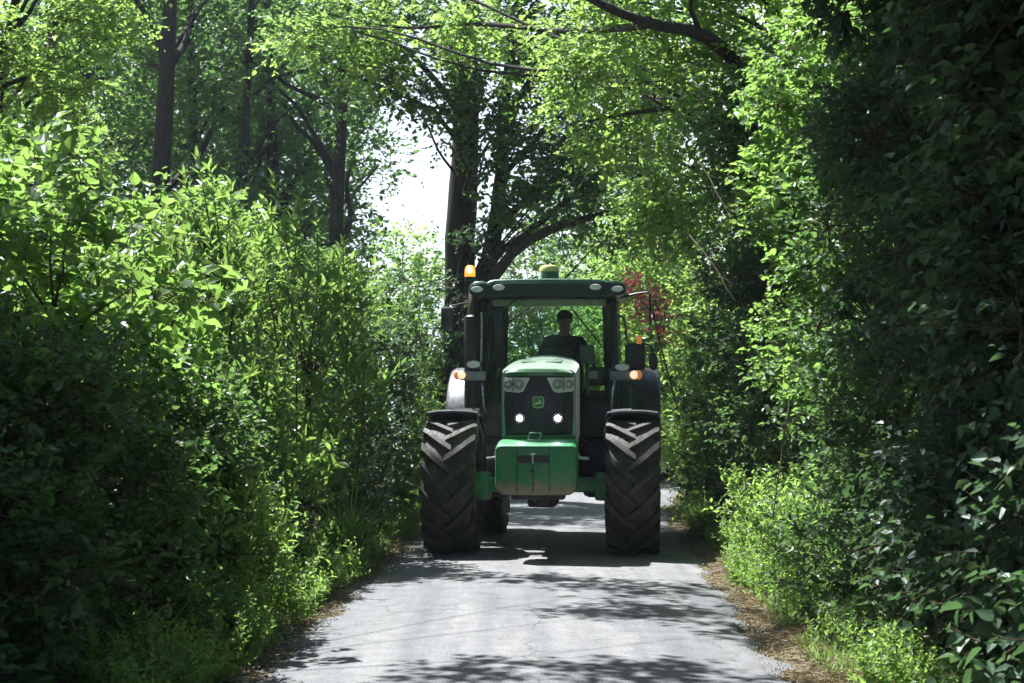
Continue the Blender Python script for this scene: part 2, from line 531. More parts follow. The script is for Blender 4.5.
def soil_mat():
    m, n, out = mat_new('soil_and_verge')
    tc = N(n, 'ShaderNodeTexCoord')
    no = N(n, 'ShaderNodeTexNoise', inp={'Scale': 3.0, 'Detail': 10.0, 'Roughness': 0.7})
    n2 = N(n, 'ShaderNodeTexNoise', inp={'Scale': 45.0, 'Detail': 6.0, 'Roughness': 0.7})
    n.links.new(tc.outputs['Object'], no.inputs['Vector']); n.links.new(tc.outputs['Object'], n2.inputs['Vector'])
    r1 = ramp(n, [(0.3, (0.07, 0.05, 0.03)), (0.5, (0.15, 0.12, 0.08)), (0.7, (0.26, 0.21, 0.13))])
    r2 = ramp(n, [(0.35, (0.06, 0.045, 0.03)), (0.65, (0.30, 0.24, 0.15))])
    n.links.new(no.outputs['Fac'], r1.inputs['Fac']); n.links.new(n2.outputs['Fac'], r2.inputs['Fac'])
    mx = N(n, 'ShaderNodeMixRGB', inp={'Fac': 0.5})
    n.links.new(r1.outputs[0], mx.inputs[1]); n.links.new(r2.outputs[0], mx.inputs[2])
    b = N(n, 'ShaderNodeBsdfPrincipled', inp={'Roughness': 0.95, 'Specular IOR Level': 0.1})
    n.links.new(mx.outputs[0], b.inputs['Base Color'])
    bp = N(n, 'ShaderNodeBump', inp={'Strength': 0.9, 'Distance': 0.03})
    n.links.new(n2.outputs['Fac'], bp.inputs['Height']); n.links.new(bp.outputs[0], b.inputs['Normal'])
    n.links.new(b.outputs[0], out.inputs[0])
    return m


def road_mat():
    m, n, out = mat_new('worn_asphalt')
    L = n.links.new
    tc = N(n, 'ShaderNodeTexCoord')
    vo = N(n, 'ShaderNodeTexVoronoi', inp={'Scale': 75.0})
    L(tc.outputs['Object'], vo.inputs['Vector'])
    st = ramp(n, [(0.0, (0.29, 0.285, 0.285)), (0.35, (0.23, 0.226, 0.226)), (0.7, (0.16, 0.157, 0.158))])
    L(vo.outputs['Distance'], st.inputs['Fac'])
    # broad wear along the lane
    mp = N(n, 'ShaderNodeMapping', inp={'Scale': (1.6, 0.10, 1.0), 'Rotation': (0, 0, R(2.2))})
    L(tc.outputs['Object'], mp.inputs['Vector'])
    no = N(n, 'ShaderNodeTexNoise', inp={'Scale': 1.6, 'Detail': 8.0, 'Roughness': 0.6})
    L(mp.outputs[0], no.inputs['Vector'])
    wr = ramp(n, [(0.35, (0.66, 0.66, 0.68)), (0.65, (1.18, 1.16, 1.13))])
    L(no.outputs['Fac'], wr.inputs['Fac'])
    m1 = N(n, 'ShaderNodeMixRGB', blend_type='MULTIPLY', inp={'Fac': 1.0})
    L(st.outputs[0], m1.inputs[1]); L(wr.outputs[0], m1.inputs[2])
    # small stains
    n2 = N(n, 'ShaderNodeTexNoise', inp={'Scale': 9.0, 'Detail': 8.0, 'Roughness': 0.7})
    L(tc.outputs['Object'], n2.inputs['Vector'])
    n2.inputs['Scale'].default_value = 5.0
    w2 = ramp(n, [(0.35, (0.74, 0.735, 0.73)), (0.6, (1.0, 1.0, 1.0))])
    L(n2.outputs['Fac'], w2.inputs['Fac'])
    m2 = N(n, 'ShaderNodeMixRGB', blend_type='MULTIPLY', inp={'Fac': 1.0})
    L(m1.outputs[0], m2.inputs[1]); L(w2.outputs[0], m2.inputs[2])
    # old repairs: big cells with their own slight tone
    nd0 = N(n, 'ShaderNodeTexNoise', inp={'Scale': 4.0, 'Detail': 4.0}); L(tc.outputs['Object'], nd0.inputs['Vector'])
    a0 = N(n, 'ShaderNodeMixRGB', blend_type='ADD', inp={'Fac': 0.18}); L(tc.outputs['Object'], a0.inputs[1]); L(nd0.outputs['Color'], a0.inputs[2])
    mq = N(n, 'ShaderNodeMapping', inp={'Scale': (0.75, 0.30, 1.0)}); L(a0.outputs[0], mq.inputs['Vector'])
    vp = N(n, 'ShaderNodeTexVoronoi', distance='CHEBYCHEV', inp={'Scale': 1.0}); L(mq.outputs[0], vp.inputs['Vector'])
    bw = N(n, 'ShaderNodeRGBToBW'); L(vp.outputs['Color'], bw.inputs[0])
    pr = ramp(n, [(0.2, (0.80, 0.80, 0.81)), (0.8, (1.06, 1.05, 1.04))]); L(bw.outputs[0], pr.inputs['Fac'])
    m2b = N(n, 'ShaderNodeMixRGB', blend_type='MULTIPLY', inp={'Fac': 1.0}); L(m2.outputs[0], m2b.inputs[1]); L(pr.outputs[0], m2b.inputs[2])
    # cracks
    v2 = N(n, 'ShaderNodeTexVoronoi', feature='DISTANCE_TO_EDGE', inp={'Scale': 0.55})
    nd = N(n, 'ShaderNodeTexNoise', inp={'Scale': 2.5, 'Detail': 6.0})
    L(tc.outputs['Object'], nd.inputs['Vector'])
    ad = N(n, 'ShaderNodeMixRGB', blend_type='ADD', inp={'Fac': 0.55})
    L(tc.outputs['Object'], ad.inputs[1]); L(nd.outputs['Color'], ad.inputs[2])
    L(ad.outputs[0], v2.inputs['Vector'])
    cr = ramp(n, [(0.0, (0.45, 0.44, 0.43)), (0.008, (1, 1, 1))])
    L(v2.outputs['Distance'], cr.inputs['Fac'])
    m3 = N(n, 'ShaderNodeMixRGB', blend_type='MULTIPLY', inp={'Fac': 0.8})
    L(m2b.outputs[0], m3.inputs[1]); L(cr.outputs[0], m3.inputs[2])
    b = N(n, 'ShaderNodeBsdfPrincipled', inp={'Roughness': 0.75, 'Specular IOR Level': 0.35})
    L(m3.outputs[0], b.inputs['Base Color'])
    bp = N(n, 'ShaderNodeBump', inp={'Strength': 0.4, 'Distance': 0.005})
    L(vo.outputs['Distance'], bp.inputs['Height']); L(bp.outputs[0], b.inputs['Normal'])
    bp.invert = True
    L(b.outputs[0], out.inputs[0])
    return m


SOIL = soil_mat(); ROADM = road_mat()
xs = np.concatenate([np.array([-400, -200, -100, -50, -25, -14]), np.arange(-9, 12.01, 0.12), np.array([16, 25, 50, 100, 200, 400])])
ys = np.concatenate([np.array([-200, -80, -20]), np.arange(-2, 46, 0.2), np.array([50, 60, 80, 120, 200, 400, 900])])
grid_mesh('ground', xs, ys, ground_z, SOIL)


def make_road():
    rng = np.random.default_rng(5)
    ysr = np.arange(-6, 60, 0.12)
    u = np.linspace(-1, 1, 25)
    c = rc(ysr)
    wl = 1.66 + 0.05 * np.sin(ysr * 2.1) + 0.04 * np.sin(ysr * 5.7 + 1) + rng.normal(size=len(ysr)) * 0.018
    wr = 1.64 + 0.05 * np.sin(ysr * 1.7 + 2) + 0.04 * np.sin(ysr * 6.3) + rng.normal(size=len(ysr)) * 0.018
    X = c[:, None] + np.where(u[None] < 0, u[None] * wl[:, None], u[None] * wr[:, None])
    Y = np.repeat(ysr[:, None], len(u), 1)
    Z = 0.035 * (1 - u[None] ** 2) + 0.004 * vnoise(X, Y, 1) + 0.012
    Z = np.where(np.abs(u[None]) > 0.99, ground_z(X, Y) - 0.02, Z)
    V = np.stack([X, Y, Z], -1).reshape(-1, 3)
    nx = len(u); ny = len(ysr)
    i = np.arange((ny - 1) * (nx - 1)); a = (i // (nx - 1)) * nx + i % (nx - 1)
    F = np.stack([a, a + 1, a + nx + 1, a + nx], 1)
    o = link_mesh('road', mesh_from('road', V, F, smooth=True), ROADM)
    o['kind'] = 'structure'


make_road()

# ================================================================== TRACTOR
class MB:
    def __init__(s): s.bm = bmesh.new()
    def box(s, c, size, rot=None, bev=0.0, seg=2):
        t = bmesh.new()
        bmesh.ops.create_cube(t, size=1.0)
        for v in t.verts: v.co = Vector((v.co.x * size[0], v.co.y * size[1], v.co.z * size[2]))
        if bev: bmesh.ops.bevel(t, geom=t.edges[:], offset=bev, segments=seg, affect='EDGES', profile=0.5)
        M = Matrix.Translation(c) @ (Euler(rot).to_matrix().to_4x4() if rot else Matrix.Identity(4))
        return s._add(t, M)
    def _add(s, t, M):
        bmesh.ops.transform(t, matrix=M, verts=t.verts)
        me = bpy.data.meshes.new('tmp'); t.to_mesh(me); t.free()
        s.bm.from_mesh(me); bpy.data.meshes.remove(me)
        return s
    def tube(s, pts, r, n=8, caps=True):
        pts = [Vector(p) for p in pts]
        rr = r if isinstance(r, (list, tuple)) else [r] * len(pts)
        V, F = tube_vf(np.array([tuple(p) for p in pts]), rr, n)
        vs = [s.bm.verts.new(v) for v in V]
        for f in F: s.bm.faces.new([vs[i] for i in f])
        if caps:
            s.bm.faces.new(vs[:n][::-1]); s.bm.faces.new(vs[-n:])
        return s
    def cyl(s, a, b, r, r2=None, n=20):
        return s.tube([a, b], [r, r2 if r2 is not None else r], n)
    def ell(s, c, rad, n=20, m=12, rot=None):
        t = bmesh.new()
        bmesh.ops.create_uvsphere(t, u_segments=n, v_segments=m, radius=1.0)
        M = Matrix.Translation(c) @ (Euler(rot).to_matrix().to_4x4() if rot else Matrix.Identity(4)) @ Matrix.Diagonal((*rad, 1))
        return s._add(t, M)
    def loft(s, secs, cap=True):
        rings = [[s.bm.verts.new(p) for p in sec] for sec in secs]
        n = len(rings[0])
        for a, b in zip(rings[:-1], rings[1:]):
            for i in range(n):
                s.bm.faces.new((a[i], a[(i + 1) % n], b[(i + 1) % n], b[i]))
        if cap:
            s.bm.faces.new(rings[0][::-1]); s.bm.faces.new(rings[-1])
        return s
    def prism(s, poly, y0, y1):
        """poly of (x,z), extruded along y"""
        return s.loft([[(x, y0, z) for x, z in poly], [(x, y1, z) for x, z in poly]])
    def lathe_x(s, prof, c=(0, 0, 0), n=48):
        """prof of (x, r), spun about the x axis through c"""
        rings = []
        for k in range(n):
            a = 2 * PI * k / n
            rings.append([s.bm.verts.new((c[0] + x, c[1] + math.cos(a) * r, c[2] + math.sin(a) * r)) for x, r in prof])
        for k in range(n):
            A = rings[k]; B = rings[(k + 1) % n]
            for i in range(len(prof) - 1):
                s.bm.faces.new((A[i], A[i + 1], B[i + 1], B[i]))
        return s
    def build(s, name, mat, parent=None, smooth=35, bevmod=0.0):
        bmesh.ops.recalc_face_normals(s.bm, faces=s.bm.faces[:])
        me = bpy.data.meshes.new(name)
        s.bm.to_mesh(me); s.bm.free()
        if smooth:
            me.polygons.foreach_set('use_smooth', [True] * len(me.polygons))
            try: me.set_sharp_from_angle(angle=R(smooth))
            except Exception: pass
        o = link_mesh(name, me, mat, parent)
        if bevmod:
            b = o.modifiers.new('bevel', 'BEVEL'); b.width = bevmod; b.segments = 2; b.limit_method = 'ANGLE'; b.angle_limit = R(40)
        return o


DUST = (0.22, 0.18, 0.12)
MG = paint('green_enamel', (0.012, 0.15, 0.035), 0.36, sheen=1.0, spec=0.5, coat=0.4, dirt=(0.10, 0.14, 0.06), dirt_amt=0.3)
MGD = paint('dusty_green_enamel', (0.02, 0.21, 0.06), 0.42, coat=0.2, dirt=DUST, dirt_amt=0.45)
MGR = paint('dark_green_roof_enamel', (0.008, 0.075, 0.025), 0.35, coat=0.4, dirt=DUST, dirt_amt=0.12)
def muddy_green():
    m = paint('muddy_green_enamel', (0.02, 0.21, 0.06), 0.42, coat=0.2, dirt=DUST, dirt_amt=0.5)
    n = m.node_tree; b = [x for x in n.nodes if x.type == 'BSDF_PRINCIPLED'][0]
    src = b.inputs['Base Color'].links[0].from_socket
    tc = [x for x in n.nodes if x.type == 'TEX_COORD'][0]
    sp = N(n, 'ShaderNodeSeparateXYZ'); n.links.new(tc.outputs['Object'], sp.inputs[0])
    no = N(n, 'ShaderNodeTexNoise', inp={'Scale': 14.0, 'Detail': 8.0, 'Roughness': 0.75}); n.links.new(tc.outputs['Object'], no.inputs['Vector'])
    h = N(n, 'ShaderNodeMapRange', inp={'From Min': 0.70, 'From Max': 0.92, 'To Min': 0.42, 'To Max': -0.12}); n.links.new(sp.outputs['Z'], h.inputs['Value'])
    ad = N(n, 'ShaderNodeMath', operation='ADD'); n.links.new(no.outputs['Fac'], ad.inputs[0]); n.links.new(h.outputs[0], ad.inputs[1])
    r = ramp(n, [(0.58, (0, 0, 0)), (0.78, (1, 1, 1))]); n.links.new(ad.outputs[0], r.inputs['Fac'])
    mx = N(n, 'ShaderNodeMixRGB', inp={'Color2': (0.22, 0.19, 0.12, 1)}); n.links.new(r.outputs[0], mx.inputs['Fac']); n.links.new(src, mx.inputs['Color1'])
    n.links.new(mx.outputs[0], b.inputs['Base Color'])
    return m


MWEIGHT = muddy_green()
MYL = paint('yellow_enamel', (0.75, 0.55, 0.03), 0.4, dirt=DUST, dirt_amt=0.4)
MDOME = paint('yellow_dome_plastic', (0.72, 0.66, 0.22), 0.35, dirt=DUST, dirt_amt=0.2)
MBK = paint('black_plastic', (0.018, 0.018, 0.02), 0.45, dirt=DUST, dirt_amt=0.10)
MFEN = paint('dusty_black_plastic', (0.035, 0.035, 0.04), 0.38, dirt=(0.2, 0.19, 0.17), dirt_amt=0.45)
MGREY = paint('grey_plastic', (0.22, 0.23, 0.23), 0.5)
MIRON = paint('dark_iron', (0.02, 0.022, 0.022), 0.6, dirt=DUST, dirt_amt=0.2, bump=0.2)
MSTEEL = paint('steel', (0.55, 0.56, 0.57), 0.3, metal=0.9)
MRUB = paint('tyre_rubber', (0.038, 0.034, 0.031), 0.68, spec=0.35, dirt=(0.14, 0.115, 0.085), dirt_amt=0.7, bump=0.25, bscale=40)
MLENS = paint('clear_lamp_glass', (0.85, 0.85, 0.78), 0.25, metal=0.0, coat=0.8, var=0.3)
MREF = paint('lamp_reflector', (0.7, 0.7, 0.68), 0.35, metal=0.7)
MLED = paint('lit_led_lamp', (0.9, 0.95, 1.0), 0.3, emis=(0.93, 0.96, 1.0), estr=30)
MAMB = paint('lit_amber_lens', (0.9, 0.25, 0.03), 0.3, emis=(1.0, 0.16, 0.01), estr=1.3)
MAMBHOT = paint('lit_amber_core', (1.0, 0.6, 0.2), 0.3, emis=(1.0, 0.5, 0.15), estr=4.0)
MAMBOFF = paint('amber_lens', (0.75, 0.22, 0.05), 0.25, coat=0.5, emis=(1.0, 0.35, 0.1), estr=0.12)
MIND = paint('lit_indicator_lens', (0.9, 0.66, 0.50), 0.25, coat=0.5, emis=(1.0, 0.62, 0.36), estr=0.4)
MBEZ = paint('lamp_bezel', (0.16, 0.165, 0.16), 0.4)
MSEAT = paint('seat_fabric', (0.03, 0.03, 0.03), 0.85)
MWHITE = paint('off_white_plastic', (0.55, 0.56, 0.52), 0.5)


def glass_mat(name, tint, gl=0.06):
    m, n, out = mat_new(name)
    t = N(n, 'ShaderNodeBsdfTransparent', inp={'Color': (*tint, 1)})
    g = N(n, 'ShaderNodeBsdfGlossy', inp={'Roughness': 0.03, 'Color': (0.9, 0.97, 0.95, 1)})
    lw = N(n, 'ShaderNodeFresnel', inp={'IOR': 1.5})
    # dust film on the pane
    d = N(n, 'ShaderNodeBsdfDiffuse', inp={'Color': (0.42, 0.44, 0.40, 1)})
    tc = N(n, 'ShaderNodeTexCoord')
    no = N(n, 'ShaderNodeTexNoise', inp={'Scale': 3.0, 'Detail': 6.0})
    n.links.new(tc.outputs['Object'], no.inputs['Vector'])
    mr = N(n, 'ShaderNodeMapRange', inp={'From Min': 0.4, 'From Max': 0.8, 'To Min': 0.01, 'To Max': 0.09})
    n.links.new(no.outputs['Fac'], mr.inputs['Value'])
    m0 = N(n, 'ShaderNodeMixShader')
    n.links.new(mr.outputs[0], m0.inputs['Fac'])
    n.links.new(t.outputs[0], m0.inputs[1]); n.links.new(d.outputs[0], m0.inputs[2])
    m1 = N(n, 'ShaderNodeMixShader')
    n.links.new(lw.outputs[0], m1.inputs['Fac'])
    n.links.new(m0.outputs[0], m1.inputs[1]); n.links.new(g.outputs[0], m1.inputs[2])
    n.links.new(m1.outputs[0], out.inputs[0])
    return m


MGLASS = glass_mat('cab_glass', (0.85, 0.93, 0.88))


def grille_mat():
    m, n, out = mat_new('perforated_grille')
    tc = N(n, 'ShaderNodeTexCoord')
    vo = N(n, 'ShaderNodeTexVoronoi', inp={'Scale': 60.0, 'Randomness': 0.0})
    n.links.new(tc.outputs['Object'], vo.inputs['Vector'])
    r = ramp(n, [(0.30, (0.006, 0.006, 0.008)), (0.42, (0.035, 0.035, 0.042))])
    n.links.new(vo.outputs['Distance'], r.inputs['Fac'])
    b = N(n, 'ShaderNodeBsdfPrincipled', inp={'Roughness': 0.45})
    n.links.new(r.outputs[0], b.inputs['Base Color'])
    bp = N(n, 'ShaderNodeBump', inp={'Strength': 0.4, 'Distance': 0.004})
    n.links.new(vo.outputs['Distance'], bp.inputs['Height']); n.links.new(bp.outputs[0], b.inputs['Normal'])
    n.links.new(b.outputs[0], out.inputs[0])
    return m


MGRILLE = grille_mat()


def make_tyre(w, Ro, Rr, nlug, hub=None):
    """agricultural tyre about the x axis, centre at origin; V lugs whose centre ends lead downwards at the front"""
    mb = MB()
    h = 0.05
    Rc = Ro - h
    hw = w / 2
    prof = [(-hw * 0.62, Rr - 0.02), (-hw * 0.72, Rr), (-hw * 0.86, Rr + 0.04), (-hw * 0.99, (Rr + Rc) / 2), (-hw * 0.97, Rc - 0.09), (-hw * 0.86, Rc - 0.03), (-hw * 0.5, Rc - 0.005), (0, Rc),
            (hw * 0.5, Rc - 0.005), (hw * 0.86, Rc - 0.03), (hw * 0.97, Rc - 0.09), (hw * 0.99, (Rr + Rc) / 2), (hw * 0.86, Rr + 0.04), (hw * 0.72, Rr), (hw * 0.62, Rr - 0.02)]
    mb.lathe_x(prof, n=72)
    def rad(x):
        a = abs(x) / hw
        return Rc - 0.005 * a - (0.03 * max(0, a - 0.5) / 0.4 if a > 0.5 else 0)
    for side in (-1, 1):
        for i in range(nlug):
            th0 = 2 * PI * (i + (0.5 if side > 0 else 0)) / nlug
            secs = []
            #   s: 0 at the centre, 1 at the shoulder, then down the sidewall
            for s_, drop in ((0.0, 0), (0.3, 0), (0.62, 0), (0.86, 0), (1.0, 0.0), (1.05, 0.10)):
                x = side * (-0.035 + s_ * (hw + 0.035)) if s_ <= 1 else side * hw * 1.02
                th = th0 + (0.20 * s_ + 0.12 * s_ ** 1.8) / Ro * 0.95
                tk = (0.038 + 0.022 * s_) / Ro
                r0 = rad(min(abs(x), hw) * 1.0) - 0.02 - drop
                r1 = (Ro if s_ < 0.95 else Ro - 0.018) - drop * 0.9
                if s_ > 1: r1 = r0 + 0.03
                ring = []
                for (rr, ta) in ((r0, th - tk * 1.25), (r1, th - tk * 0.8), (r1, th + tk * 0.8), (r0, th + tk * 1.25)):
                    ring.append((x, -math.cos(ta) * rr, math.sin(ta) * rr))
                secs.append(ring)
            mb.loft(secs)
    return mb


def make_rim(w, Rr):
    mb = MB(); hw = w / 2
    prof = [(-hw * 0.72, Rr - 0.04), (-hw * 0.72, Rr + 0.015), (-hw * 0.6, Rr - 0.01), (-hw * 0.5, Rr - 0.06), (hw * 0.5, Rr - 0.06), (hw * 0.6, Rr - 0.01), (hw * 0.72, Rr + 0.015), (hw * 0.72, Rr - 0.04), (hw * 0.45, Rr - 0.08), (hw * 0.2, Rr * 0.55), (hw * 0.25, 0.0)]
    mb.lathe_x(prof, n=40)
    return mb


def ellipse_lamp(parent, c, rx, rz, name='work_lamp', depth=0.07, lens=None, housing=None):
    mb = MB(); n = 24
    ring = lambda y, k: [(c[0] + math.cos(a) * rx * k, c[1] + y, c[2] + math.sin(a) * rz * k) for a in [2 * PI * i / n for i in range(n)]]
    mb.loft([ring(0.0, 1.12), ring(0.012, 1.2), ring(depth, 0.9)])
    o = mb.build(name, housing or MBK, parent)
    m2 = MB()
    m2.loft([ring(-0.016, 0.55), ring(-0.010, 0.9), ring(-0.001, 1.0)])
    m2.build('lens', lens or MLENS, o)
    m3 = MB(); m3.loft([ring(-0.019, 0.30), ring(-0.012, 0.42)]); m3.build('bulb_reflector', MREF, o)
    return o


def build_tractor():
    T = empty('tractor', (0.33, 19.0, 0.03), R(-4.3))
    tag(T, 'large green tractor with lit headlights and orange beacon driving towards the camera on the lane', 'tractor')
    # ---------------- wheels
    fR = 0.715
    tf = make_tyre(0.56, fR, 0.40, 17).build('tyre', MRUB, None, smooth=30)
    tr_ = make_tyre(0.66, 0.975, 0.53, 20).build('tyre', MRUB, None, smooth=30)
    rimf = make_rim(0.58, 0.40).build('rim', MYL, None)
    rimr = make_rim(0.66, 0.53).build('rim', MYL, None)
    for o in (tf, tr_, rimf, rimr): COL.objects.unlink(o)
    for (x, y, r, ty, rm, nm) in ((-0.965, 0, fR, tf, rimf, 'front_wheel'), (0.965, 0, fR, tf, rimf, 'front_wheel'), (-0.945, 2.8, 0.975, tr_, rimr, 'rear_wheel'), (0.945, 2.8, 0.975, tr_, rimr, 'rear_wheel')):
        W = empty(nm, (x, y, r)); W.parent = T
        W.rotation_euler = (R(random.Random(x + y).uniform(0, 15)), 0, 0)
        for src in (ty, rm):
            c = src.copy(); COL.objects.link(c); c.parent = W
    # ---------------- chassis, axles
    m = MB()
    m.box((0, 0.75, 0.90), (0.52, 2.2, 0.42), bev=0.04)
    m.box((0, 2.5, 0.98), (0.72, 1.4, 0.66), bev=0.06)
    m.box((0, 0.2, 0.58), (0.30, 0.8, 0.16), bev=0.03)
    m.cyl((-0.78, 2.8, 0.98), (0.78, 2.8, 0.98), 0.15)
    m.build('chassis', MIRON, T)
    m = MB()
    m.box((0, 0.0, 0.735), (1.26, 0.24, 0.155), bev=0.02)
    m.box((-0.64, 0.02, 0.72), (0.16, 0.30, 0.30), bev=0.03); m.box((0.64, 0.02, 0.72), (0.16, 0.30, 0.30), bev=0.03)
    m.cyl((-0.74, 0, 0.715), (-0.60, 0, 0.715), 0.15); m.cyl((0.60, 0, 0.715), (0.74, 0, 0.715), 0.15)
    m.cyl((0, -0.3, 0.64), (0, 0.1, 0.64), 0.10)
    m.build('front_axle', MGD, T)
    for s in (-1, 1):
        m = MB()
        m.cyl((s * 0.18, 0.22, 0.80), (s * 0.60, 0.22, 0.76), 0.032); m.cyl((s * 0.25, -0.2, 1.02), (s * 0.52, -0.10, 1.02), 0.022)
        m.tube([(s * 0.30, 0.2, 1.25), (s * 0.48, 0.15, 1.18), (s * 0.55, 0.1, 0.95), (s * 0.60, 0.1, 0.85)], 0.018)
        m.tube([(s * 0.62, 0.1, 0.8), (s * 0.66, 0.05, 1.0), (s * 0.66, 0.0, 1.25), (s * 0.72, 0.0, 1.46)], 0.022)
        m.build('steering_ram', MIRON, T)
    # side tanks and steps
    for s in (-1, 1):
        m = MB()
        m.box((s * 0.62, 1.35, 0.86), (0.46, 1.0, 0.62), bev=0.08)
        m.build('fuel_tank', MBK, T)
        m = MB()
        for k in range(3):
            m.box((s * 0.98, 1.25, 0.48 + 0.28 * k), (0.26, 0.34, 0.025), bev=0.008)
        m.box((s * 1.10, 1.08, 0.84), (0.02, 0.03, 0.82)); m.box((s * 1.10, 1.42, 0.84), (0.02, 0.03, 0.82))
        m.box((s * 0.86, 1.25, 0.90), (0.03, 0.36, 0.9))
        m.build('cab_step', MIRON, T)
    # ---------------- front mudguards
    for s in (-1, 1):
        m = MB()
        secs = []
        for k in range(13):
            a = R(79 + k * 8)
            rr = fR + 0.10
            yy = -math.cos(a) * rr; zz = fR + math.sin(a) * rr
            xo = s * 0.965
            ring = []
            prof = [(-0.29, -0.055), (-0.27, -0.012), (-0.15, 0.006), (0, 0.010), (0.15, 0.006), (0.27, -0.012), (0.29, -0.055), (0.275, -0.055), (0.255, -0.03), (0, -0.012), (-0.255, -0.03), (-0.275, -0.055)]
            for (px_, pz_) in prof:
                r2 = rr + pz_
                ring.append((xo + px_, -math.cos(a) * r2, fR + math.sin(a) * r2))
            secs.append(ring)
        m.loft(secs)
        g = m.build('front_mudguard', MFEN, T)
        b = MB()
        b.tube([(s * 0.68, 0.02, 0.95), (s * 0.69, 0.02, 1.35), (s * 0.75, 0.02, 1.52), (s * 0.95, 0.02, 1.53)], 0.022)
        b.build('bracket', MIRON, g)
    # ---------------- front weight block
    def rsec(y, hw_, z0, z1, r0, r1, cx=0.0):
        pts = []
        for (cxs, cz, a0, rr) in ((hw_ - r1, z1 - r1, 0, r1), (-hw_ + r1, z1 - r1, 90, r1), (-hw_ + r0, z0 + r0, 180, r0), (hw_ - r0, z0 + r0, 270, r0)):
            for k in range(7):
                a = R(a0 + k * 15)
                pts.append((cx + cxs + math.cos(a) * rr, y, cz + math.sin(a) * rr))
        return pts
    m = MB()
    m.loft([rsec(-1.20, 0.375, 0.72, 1.14, 0.10, 0.05), rsec(-1.185, 0.405, 0.69, 1.175, 0.11, 0.05), rsec(-1.14, 0.415, 0.68, 1.20, 0.11, 0.06), rsec(-0.80, 0.415, 0.68, 1.235, 0.11, 0.06), rsec(-0.62, 0.39, 0.72, 1.235, 0.09, 0.05)])
    wb = m.build('front_weight', MWEIGHT, T)
    m = MB()
    for xx, z0, z1 in ((-0.192, 0.70, 1.16), (0.135, 0.70, 1.16), (-0.03, 0.70, 1.02)):
        m.box((xx, -1.199, (z0 + z1) / 2), (0.008, 0.012, z1 - z0))
    m.box((-0.03, -1.197, 1.045), (0.32, 0.02, 0.075), bev=0.006)
    m.cyl((-0.03, -1.21, 0.925), (-0.03, -1.18, 0.925), 0.018)
    m.build('seam', MBK, wb)
    m = MB(); m.cyl((-0.03, -1.225, 1.0), (-0.03, -1.225, 1.09), 0.013); m.box((-0.03, -1.215, 1.095), (0.05, 0.03, 0.02)); m.build('hitch_pin', MSTEEL, wb)
    m = MB()
    sq = [(-0.075, 1.235), (0.045, 1.235), (0.065, 1.305), (-0.055, 1.305)]
    for i in range(4):
        a = sq[i]; b2 = sq[(i + 1) % 4]
        m.cyl((a[0] - 0.02, -1.0, a[1]), (b2[0] - 0.02, -1.0, b2[1]), 0.006, n=8)
    m.cyl((-0.03, -0.98, 1.20), (-0.03, -0.98, 1.24), 0.012)
    m.build('wire_handle', MSTEEL, wb)
    for s in (-1, 1):
        m = MB()
        m.tube([(s * 0.39, -0.95, 1.12), (s * 0.43, -0.93, 1.05), (s * 0.52, -0.90, 1.04)], 0.018)
        m.build('towing_lug', MSTEEL, wb)
    # underside bracket
    m = MB(); m.box((0.0, -0.75, 0.66), (0.55, 0.3, 0.08), bev=0.02); m.box((0.05, -0.6, 0.60), (0.16, 0.2, 0.10), bev=0.02); m.build('front_support', MIRON, T)
    # ---------------- hood
    def hsec(y, hw_, zb, zs, zt, crown, tw):
        """closed section: sides up to zs, rounded shoulder to a crowned top"""
        pts = [(-hw_ * 0.97, y, zb), (-hw_, y, zb + 0.10), (-hw_, y, zs - 0.05)]
        for k in range(6):
            a = k / 5 * PI / 2
            pts.append((-(tw + (hw_ - tw) * math.cos(a)), y, zs + (zt - zs) * math.sin(a)))
        for k in range(1, 7):
            x = -tw + 2 * tw * k / 7
            pts.append((x, y, zt + crown * (1 - (x / tw) ** 2)))
        for k in range(6):
            a = (5 - k) / 5 * PI / 2
            pts.append((tw + (hw_ - tw) * math.cos(a), y, zs + (zt - zs) * math.sin(a)))
        pts += [(hw_, y, zs - 0.05), (hw_, y, zb + 0.10), (hw_ * 0.97, y, zb)]
        return pts
    m = MB()
    m.loft([hsec(-0.70, 0.385, 1.27, 1.90, 1.955, 0.012, 0.30), hsec(-0.55, 0.39, 1.25, 1.93, 1.995, 0.02, 0.29), hsec(-0.2, 0.39, 1.2, 1.95, 2.035, 0.025, 0.27), hsec(0.3, 0.385, 1.18, 1.98, 2.075, 0.03, 0.26), hsec(0.8, 0.37, 1.18, 2.0, 2.105, 0.035, 0.25), hsec(1.12, 0.35, 1.18, 2.0, 2.12, 0.035, 0.24)])
    hood = m.build('hood', paint('hood_enamel_glare', (0.06, 0.23, 0.09), 0.42, coat=0.9, sheen=1.0, crough=0.33, dirt=(0.42, 0.47, 0.40), dirt_amt=0.7), T)  # base and dirt colours paled to paint in sun glare, besides real dust
    # nose lip: the band over the headlamps
    m = MB()
    secs = []
    for k in range(17):
        u = -1 + 2 * k / 16
        x = u * 0.388
        y = -0.80 + 0.10 * u ** 4 + 0.03 * u ** 2
        z1 = 1.968 - 0.012 * u ** 2 - 0.05 * u ** 8
        z0 = 1.888 + 0.012 * u ** 2
        secs.append([(x, y, z0), (x, y - 0.006, (z0 + z1) / 2), (x, y + 0.012, z1 - 0.008), (x, y + 0.035, z1), (x, -0.66, z1 + 0.006), (x, -0.66, z0)])
    m.loft(secs)
    m.build('nose_band', MG, hood)
    # front grille panel, bowed
    m = MB(); secs = []
